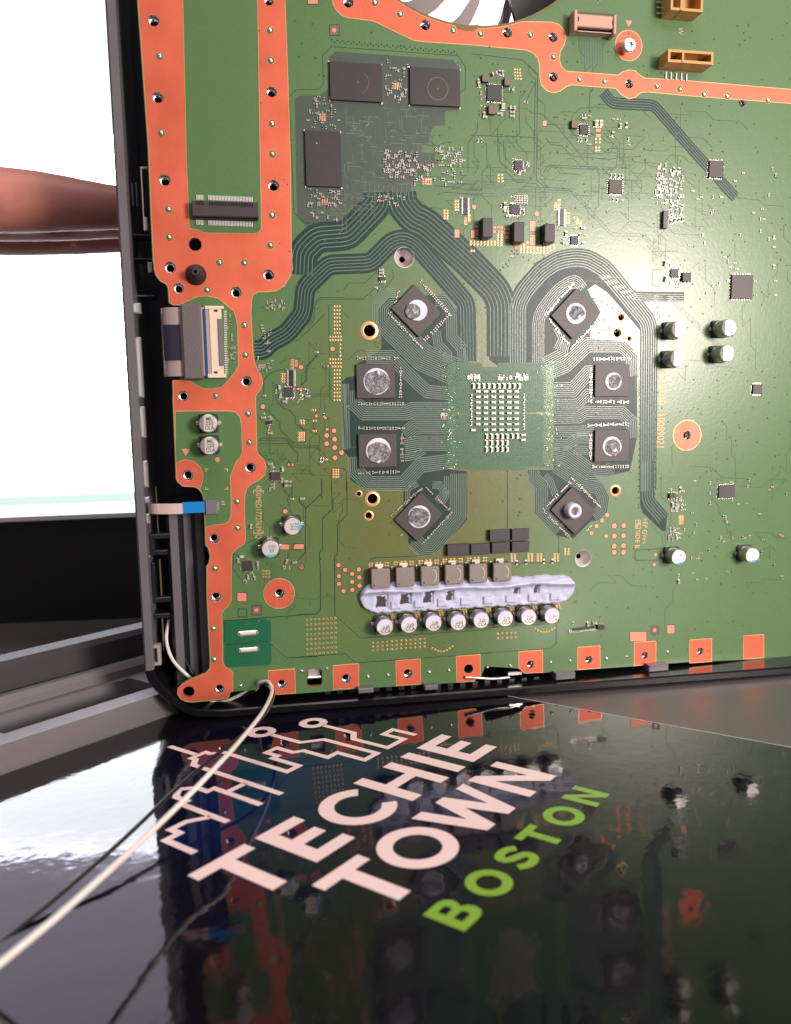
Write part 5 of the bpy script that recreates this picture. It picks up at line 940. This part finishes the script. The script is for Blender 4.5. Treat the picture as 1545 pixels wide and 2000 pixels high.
for i in range(NU+1):
    for j in range(NV+1):
        u = -0.2+(Ln+.4)*i/NU; v = -Hh-.8+(2*Hh+1.2)*j/NV; h = hgt(u, v); p_ = A2+ax*u+nx_*v
        grid[i, j] = (len(vsP), h); vsP.append((p_.x, p_.y, .05 if h is None or h < 0 else h))
for i in range(NU):
    for j in range(NV):
        q = [grid[i, j], grid[i+1, j], grid[i+1, j+1], grid[i, j+1]]
        if any(k_[1] == -1 for k_ in q): continue
        if sum(k_[1] is None for k_ in q) >= 3: continue
        fsP.append(tuple(k_[0] for k_ in q))
PU.add(vsP, fsP, 'putty'); o_ = PU.obj('thermal_putty', BD, True); o_['label'] = 'long white strip of thermal putty with torn gaps'
for hx, hy, hw, hh_, sd in holesp:
    p_ = A2+ax*hx+nx_*hy; b = MB(); r3 = random.Random(sd+40); q = [(x_*hw*.95+r3.uniform(-.28, .28), y_*hh_*.95+r3.uniform(-.28, .28)) for x_, y_ in ((-1, -1), (-.4, -1), (.2, -1), (.9, -.95), (.75, -.4), (.95, .1), (.6, .5), (.9, 1), (.2, .85), (-.3, 1.0), (-.75, .8), (-.55, .3), (-.9, -.2))]; b.slab(q, .9, 1.22, 'chip')
    place(keep(b, 'power_stage'), 'power_stage', BD, p_.x, p_.y, 0, math.degrees(math.atan2(ax.y, ax.x)))

# connectors ----------------------------------------------------------
def boxpx(name, frame, x0, y0, x1, y1, z0, z1, m, bev=.1, parent=BD, ms=None, r=0.0):
    a, c = frame(x0, y0, z1), frame(x1, y1, z1); b = MB(); b.box((a[0]+c[0])/2, (a[1]+c[1])/2, abs(c[0]-a[0]), abs(c[1]-a[1]), z0, z1, m, ms, bev=bev, r=r); return b.obj(name, parent)
SLOT = empty('card_slot'); SLOT.parent = BD; SLOT['label'] = 'black slot connector with two rows of silver pins'
boxpx('housing', LT, 672, 352, 1178, 482, .3, 3.8, 'connector_black', .2, SLOT); boxpx('lower_lip', LT, 690, 482, 1170, 500, .3, 2.0, 'rubber', .1, SLOT)
for k_ in range(38):
    x = 712+11.3*k_
    if 765 < x < 800: continue
    for y, z, l_ in ((332, .3, 1.6), (520, .3, 1.4)):
        c = LT(x, y+(k_*.45)); b = MB(); b.box(0, 0, .30, l_, .02, .42, 'tin', bev=.05)
        if k_ == 0 and y == 332: pinm = keep(b, 'pin')
        place(pinm, 'pin', SLOT, c[0], c[1], .06)
b = MB()
for k_ in range(36):
    x = 712+12*k_
    if 765 < x < 805: continue
    c = LT(x, 372+k_*.45, 3.8); b.box(c[0], c[1], .22, 1.3, 3.75, 3.83, 'black_hole')
b.obj('slot_grooves', SLOT)
FX = empty('flat_cable_connector'); FX.parent = BD; FX['label'] = 'cream flat cable connector beside grey foam'
boxpx('body', LT, 800, 1152, 918, 1690, .1, 1.9, 'cream', .2, FX); boxpx('ear', LT, 772, 1148, 915, 1172, .1, 2.1, 'cream', .1, FX); boxpx('ear', LT, 795, 1662, 935, 1690, .1, 2.1, 'cream', .1, FX); boxpx('latch', LT, 868, 1245, 915, 1600, 1.9, 2.3, 'tape_grey', .1, FX)
for y in (1185, 1650): boxpx('locking_slot', LT, 842, y-8, 870, y+8, 1.85, 2.02, 'chip_side', .02, FX)
pm = None
for k_ in range(36):
    c = LT(926+k_*.25, 1190+13.3*k_); b = MB(); b.box(0, 0, 1.0, .26, .02, .35, 'tin', bev=.04)
    if pm is None: pm = keep(b, 'pin')
    place(pm, 'pin', FX, c[0], c[1], .08)
PC = empty('board_socket'); PC.parent = BD; PC['label'] = 'pinkish brown socket beside the screw'
boxpx('body', T2, 262, 150, 705, 330, .1, 4.2, 'pink_plastic', .3, PC, 'pink_plastic'); boxpx('rail', T2, 245, 108, 278, 345, .1, 4.8, 'pink_plastic', .2, PC); boxpx('rail', T2, 695, 165, 722, 390, .1, 4.8, 'pink_plastic', .2, PC)
boxpx('lower_bar', T2, 278, 350, 690, 382, .1, 3.6, 'pink_plastic', .2, PC); boxpx('groove', T2, 285, 318, 690, 346, .1, 3.2, 'pink_dark', .1, PC)
for x, y in ((290, 215), (683, 258)): boxpx('locking_slot', T2, x-7, y-28, x+8, y+28, 4.15, 4.26, 'chip_side', .02, PC)
boxpx('top_gap', T2, 280, 148, 692, 160, 4.15, 4.25, 'pink_dark', .02, PC)
def header(pts, pins, lab):
    o = empty('pin_header'); o.parent = BD; o['label'] = lab; x0, y0, x1, y1 = pts
    a, c = PX(x0, y0, 0), PX(x1, y1, 0); cx, cy, w_, h_ = (a[0]+c[0])/2, (a[1]+c[1])/2, abs(c[0]-a[0]), abs(c[1]-a[1])
    ob = rrect(cx, cy, w_, h_); ib = rrect(cx, cy, w_-1.8, h_-1.8); b = MB(); b.slab(ob, .1, 7.0, 'amber_plastic', holes=[ib]); b.fill(ib, 1.5, 'amber_plastic'); b.obj('housing', o)
    b = MB(); b.box(cx-w_*.18, cy-h_*.1, .9, h_*.8, 1.5, 7.3, 'amber_plastic', bev=.1); b.obj('key_rib', o)
    for x, y, r_ in pins: d = PX(x, y); b = MB(); b.box(d[0], d[1], .55, 2.6, .1, .5, 'bright_metal', rot=r_, bev=.1); b.obj('pin', o)
header((1292, -25, 1352, 42), [(1288, 6, 90), (1288, 16, 90), (1288, 27, 90)], 'amber plastic pin header cut by the top edge'); header((1286, 112, 1372, 142), [(1300, 148, 0), (1310, 149, 0), (1320, 150, 0), (1330, 151, 0), (1340, 152, 0)], 'amber plastic pin header above the copper strip')
# screw on its copper disc
b = MB(); sc_ = empty('screw'); sc_.parent = BD; c = TR(1142, 322, 4.0); sc_.location = (c[0]*MM, c[1]*MM, 0)
b.lathe(0, 0, [(1.8, .05), (1.8, 3.0), (2.35, 3.0), (2.35, 4.0), (2.1, 4.25), (1.25, 4.3)], 'bright_metal', 26, cap=False); b.fill(circ(0, 0, 1.3, 26), 3.6, 'steel'); b.obj('shank', sc_)
b = MB(); q = []
for k_ in range(24): a = k_*math.pi/12; q.append(((1.0+.22*math.cos(6*a))*math.cos(a), (1.0+.22*math.cos(6*a))*math.sin(a)))
b.fill(circ(0, 0, 1.28, 24), 4.3, 'bright_metal', [q]); b.walls(q, 3.6, 4.3, 'steel', True); b.obj('star_socket', sc_)
# rubber peg
c = LT(707, 915); b = MB(); b.lathe(c[0], c[1], [(3.5, .06), (3.4, .9), (3.0, 1.2), (1.9, 3.2), (1.35, 6.0), (1.1, 6.3), (.6, 6.3), (.55, 5.0), (.1, 4.9)], 'rubber', 28); b.obj('rubber_peg', BD, True)
# bus bar lugs
for x, y in ((1045, 430), (1050, 550)):
    c = BL(x, y); b = MB(); b.box(c[0], c[1], 7.8, 2.0, .03, .5, 'solder', r=.95, rot=1, seg=5, bev=.3); b.box(c[0], c[1]+.2, 5.8, .8, .4, 1.1, 'cap_pale', r=.35, rot=1, bev=.2); b.obj('solder_lug', BD)
# lettering printed on the board
text('EDM-010 - 10089021', *PX(1290.5, 800), .1, 4.6, -90, 'ink_gold', BD, sx=.76)
text('>EP GW<', *PX(1258.5, 1037), .1, 2.75, -91, 'ink_gold', BD, sx=.9); text('SIDE B', *PX(1244.5, 1053), .1, 2.75, -91, 'ink_gold', BD, sx=.95)
text('4000MED177276394Q', *PX(504.5, 1000), .1, 2.9, -92, 'ink_gold', BD, sx=.72)
text('W', *PX(1329, 61), .1, 2.4, -90, 'ink_gold', BD)
b = MB(); c = PX(1246, 1024); b.fill(rrect(c[0], c[1], 2.4, 3.4, .4), .09, 'ink_gold', [rrect(c[0], c[1], 1.9, 2.9, .3)]); b.fill([(c[0]-.7, c[1]-1.1), (c[0]-.1, c[1]-1.1), (c[0]-.1, c[1]+.3), (c[0]-.7, c[1]+.3)], .09, 'ink_gold'); b.fill([(c[0]+.1, c[1]-.3), (c[0]+.7, c[1]-.3), (c[0]+.7, c[1]+1.1), (c[0]+.1, c[1]+1.1)], .09, 'ink_gold'); b.obj('maker_mark', BD)
b = MB()
for frame, x0, y0, x1, y1 in ((LL, 780, 525, 943, 678), (LL, 1140, 688, 1212, 1010)):
    for x, y, sx_, sy_ in ((x0, y0, 1, 1), (x1, y0, -1, 1), (x1, y1, -1, -1), (x0, y1, 1, -1)): b.ribbon(P(frame, [(x, y+20*sy_), (x, y), (x+20*sx_, y)]), .3, .09, .1, 'ink_gold')
b.obj('corner_brackets', BD)
# cables --------------------------------------------------------------
FC1 = empty('flat_cable', BOARD_M); tag(FC1, 'wide grey flat cable with foam pad plugged into the cream connector', 'flat cable')
def strip(name, parent, profile, y0, y1, m, th=.25):
    b = MB(); n_ = len(profile); vs2 = [(x, y0, z) for x, z in profile]+[(x, y1, z) for x, z in profile]; b.add(vs2, [(i, i+1, n_+i+1, n_+i) for i in range(n_-1)], m)
    b.add([(x, y, z-th) for x, y, z in vs2], [(n_+i, n_+i+1, i+1, i) for i in range(n_-1)], m); return b.obj(name, parent, True)
xa, ya = LT(432, 1165, -1); xb, yb_ = LT(600, 1680, 1); x7, _ = LT(790, 1400, 1.5)
strip('cable', FC1, [(xa+5, -9), (xa+2, -8), (xa+.4, -5.5), (xa, -3), (xa+.8, -.5), (xa+2.5, 1.0), (xa+5, 1.6), (xb, 1.7), (x7+1, 1.6)], yb_, ya, 'flex_grey')
a, c = LT(465, 1290, 1.6), LT(600, 1560, 1.6); strip('dark_window', FC1, [(a[0]-.6, .6), (a[0]+.6, 1.35), (a[0]+2.2, 1.72), (c[0], 1.9)], c[1], a[1], 'flex_dark', .05)
boxpx('foam_pad', LT, 588, 1133, 765, 1700, .2, 3.6, 'foam', .5, FC1); boxpx('blue_stiffener', LT, 757, 1172, 800, 1690, 1.0, 2.0, 'flex_blue', .05, FC1)
FC2 = empty('ribbon_cable', BOARD_M); tag(FC2, 'short pink and blue ribbon cable running to the left wall', 'ribbon cable')
xl, yt = LL(370, 790, -1.5); xm, ym = LL(608, 858, 1); xr, _ = LL(775, 800, 1); strip('cable', FC2, [(xl-1.6, -5), (xl, -2.2), (xl+1.5, -1.2), (xl+7, .6), (xm, .9)], ym-.3, yt+.1, 'flex_pink'); strip('blue_end', FC2, [(xm, .95), (xr, .95)], ym-.1, yt+.5, 'stiffener_blue')
b = MB()
for k_ in range(7): b.box(xl+2.2, ym+.45+k_*.44, .5, .2, -1.0, -.78, 'cap_pale'); 
b.obj('contact_marks', FC2)
FP = empty('ribbon_connector'); FP.parent = BD; a, c = LL(775, 762, 1.5), LL(868, 865, 1.5); b = MB(); b.box((a[0]+c[0])/2, (a[1]+c[1])/2, c[0]-a[0], a[1]-c[1], .1, 1.5, 'tape_grey', bev=.2); b.obj('body', FP)
for k_ in range(6): d = LL(873, 780+11*k_); b = MB(); b.box(d[0], d[1], .9, .3, .05, .3, 'bright_metal'); b.obj('pin', FP)
print('parts smd', NI[0])

# ------------------------------------------------------------------ hand holding the chassis from the left, behind it
def skinned(name, joints, edges, m, root=0, sub=2):
    me = bpy.data.meshes.new(name); me.from_pydata([tuple(v*MM for v in j[:3]) for j in joints], edges, []); me.materials.append(MATS[m])
    o = bpy.data.objects.new(name, me); col.objects.link(o); sk = o.modifiers.new('skin', 'SKIN'); sk.use_smooth_shade = True
    if not me.skin_vertices:
        bm = bmesh.new(); bm.from_mesh(me); bm.verts.layers.skin.verify(); bm.to_mesh(me); bm.free()
    for i, j in enumerate(joints):
        sv = me.skin_vertices[0].data[i]; sv.radius = (j[3]*MM, (j[4] if len(j) > 4 else j[3])*MM); sv.use_root = i == root
    sb = o.modifiers.new('sub', 'SUBSURF'); sb.levels = sub; sb.render_levels = sub
    rm = o.modifiers.new('fuse', 'REMESH'); rm.mode = 'VOXEL'; rm.voxel_size = 0.0017; rm.use_smooth_shade = True
    sm = o.modifiers.new('smooth', 'SMOOTH'); sm.factor = 0.5; sm.iterations = 14
    bpy.context.view_layer.update(); ev = bpy.data.meshes.new_from_object(o.evaluated_get(bpy.context.evaluated_depsgraph_get())); bpy.data.objects.remove(o); ev.name = name
    bm = bmesh.new(); bm.from_mesh(ev); seen = set(); isl = []
    for v in bm.verts:
        if v in seen: continue
        st = [v]; seen.add(v); cur = []
        while st:
            w_ = st.pop(); cur.append(w_)
            for e_ in w_.link_edges:
                x_ = e_.other_vert(w_)
                if x_ not in seen: seen.add(x_); st.append(x_)
        isl.append(cur)
    isl.sort(key=len); bmesh.ops.delete(bm, geom=[v for c_ in isl[:-1] for v in c_], context='VERTS'); bm.to_mesh(ev); bm.free()
    o = bpy.data.objects.new(name, ev); col.objects.link(o); return o
# seen edge-on: the little-finger side faces the camera, the fingers lie flat behind the back panel
J = [(-330, 70, -92, 25), (-250, 76, -88, 21), (-222, 78, -86, 19)]; Ed = [(0, 1), (1, 2)]
for z, ln_, r_ in ((-62, 46, 12.6), (-77, 56, 13.2), (-93, 60, 13.2), (-109, 55, 12.8)):
    i0 = len(J); J += [(-185, 79, z-1, 14.0), (-150, 79, z, 14.2), (-126, 78.5, z+1, r_), (-126+ln_*.45, 76.5, z+3, 9.6), (-126+ln_*.78, 76, z+5, 8.6), (-126+ln_*1.05, 76, z+7, 7.2)]
    Ed += [(2, i0)]+[(i0+k_, i0+k_+1) for k_ in range(5)]
i0 = len(J); J += [(-188, 86, -118, 14), (-160, 92, -128, 12), (-132, 95, -128, 10.5), (-110, 95, -122, 8.5)]; Ed += [(2, i0)]+[(i0+k_, i0+k_+1) for k_ in range(3)]
LIFT = 14.5
J = [(j[0], j[1]+LIFT, *j[2:]) for j in J]
HD = skinned('hand', J, Ed, 'skin', 2); HD.matrix_world = BOARD_M; tag(HD, 'hand supporting the left side of the chassis in front of the window', 'hand')
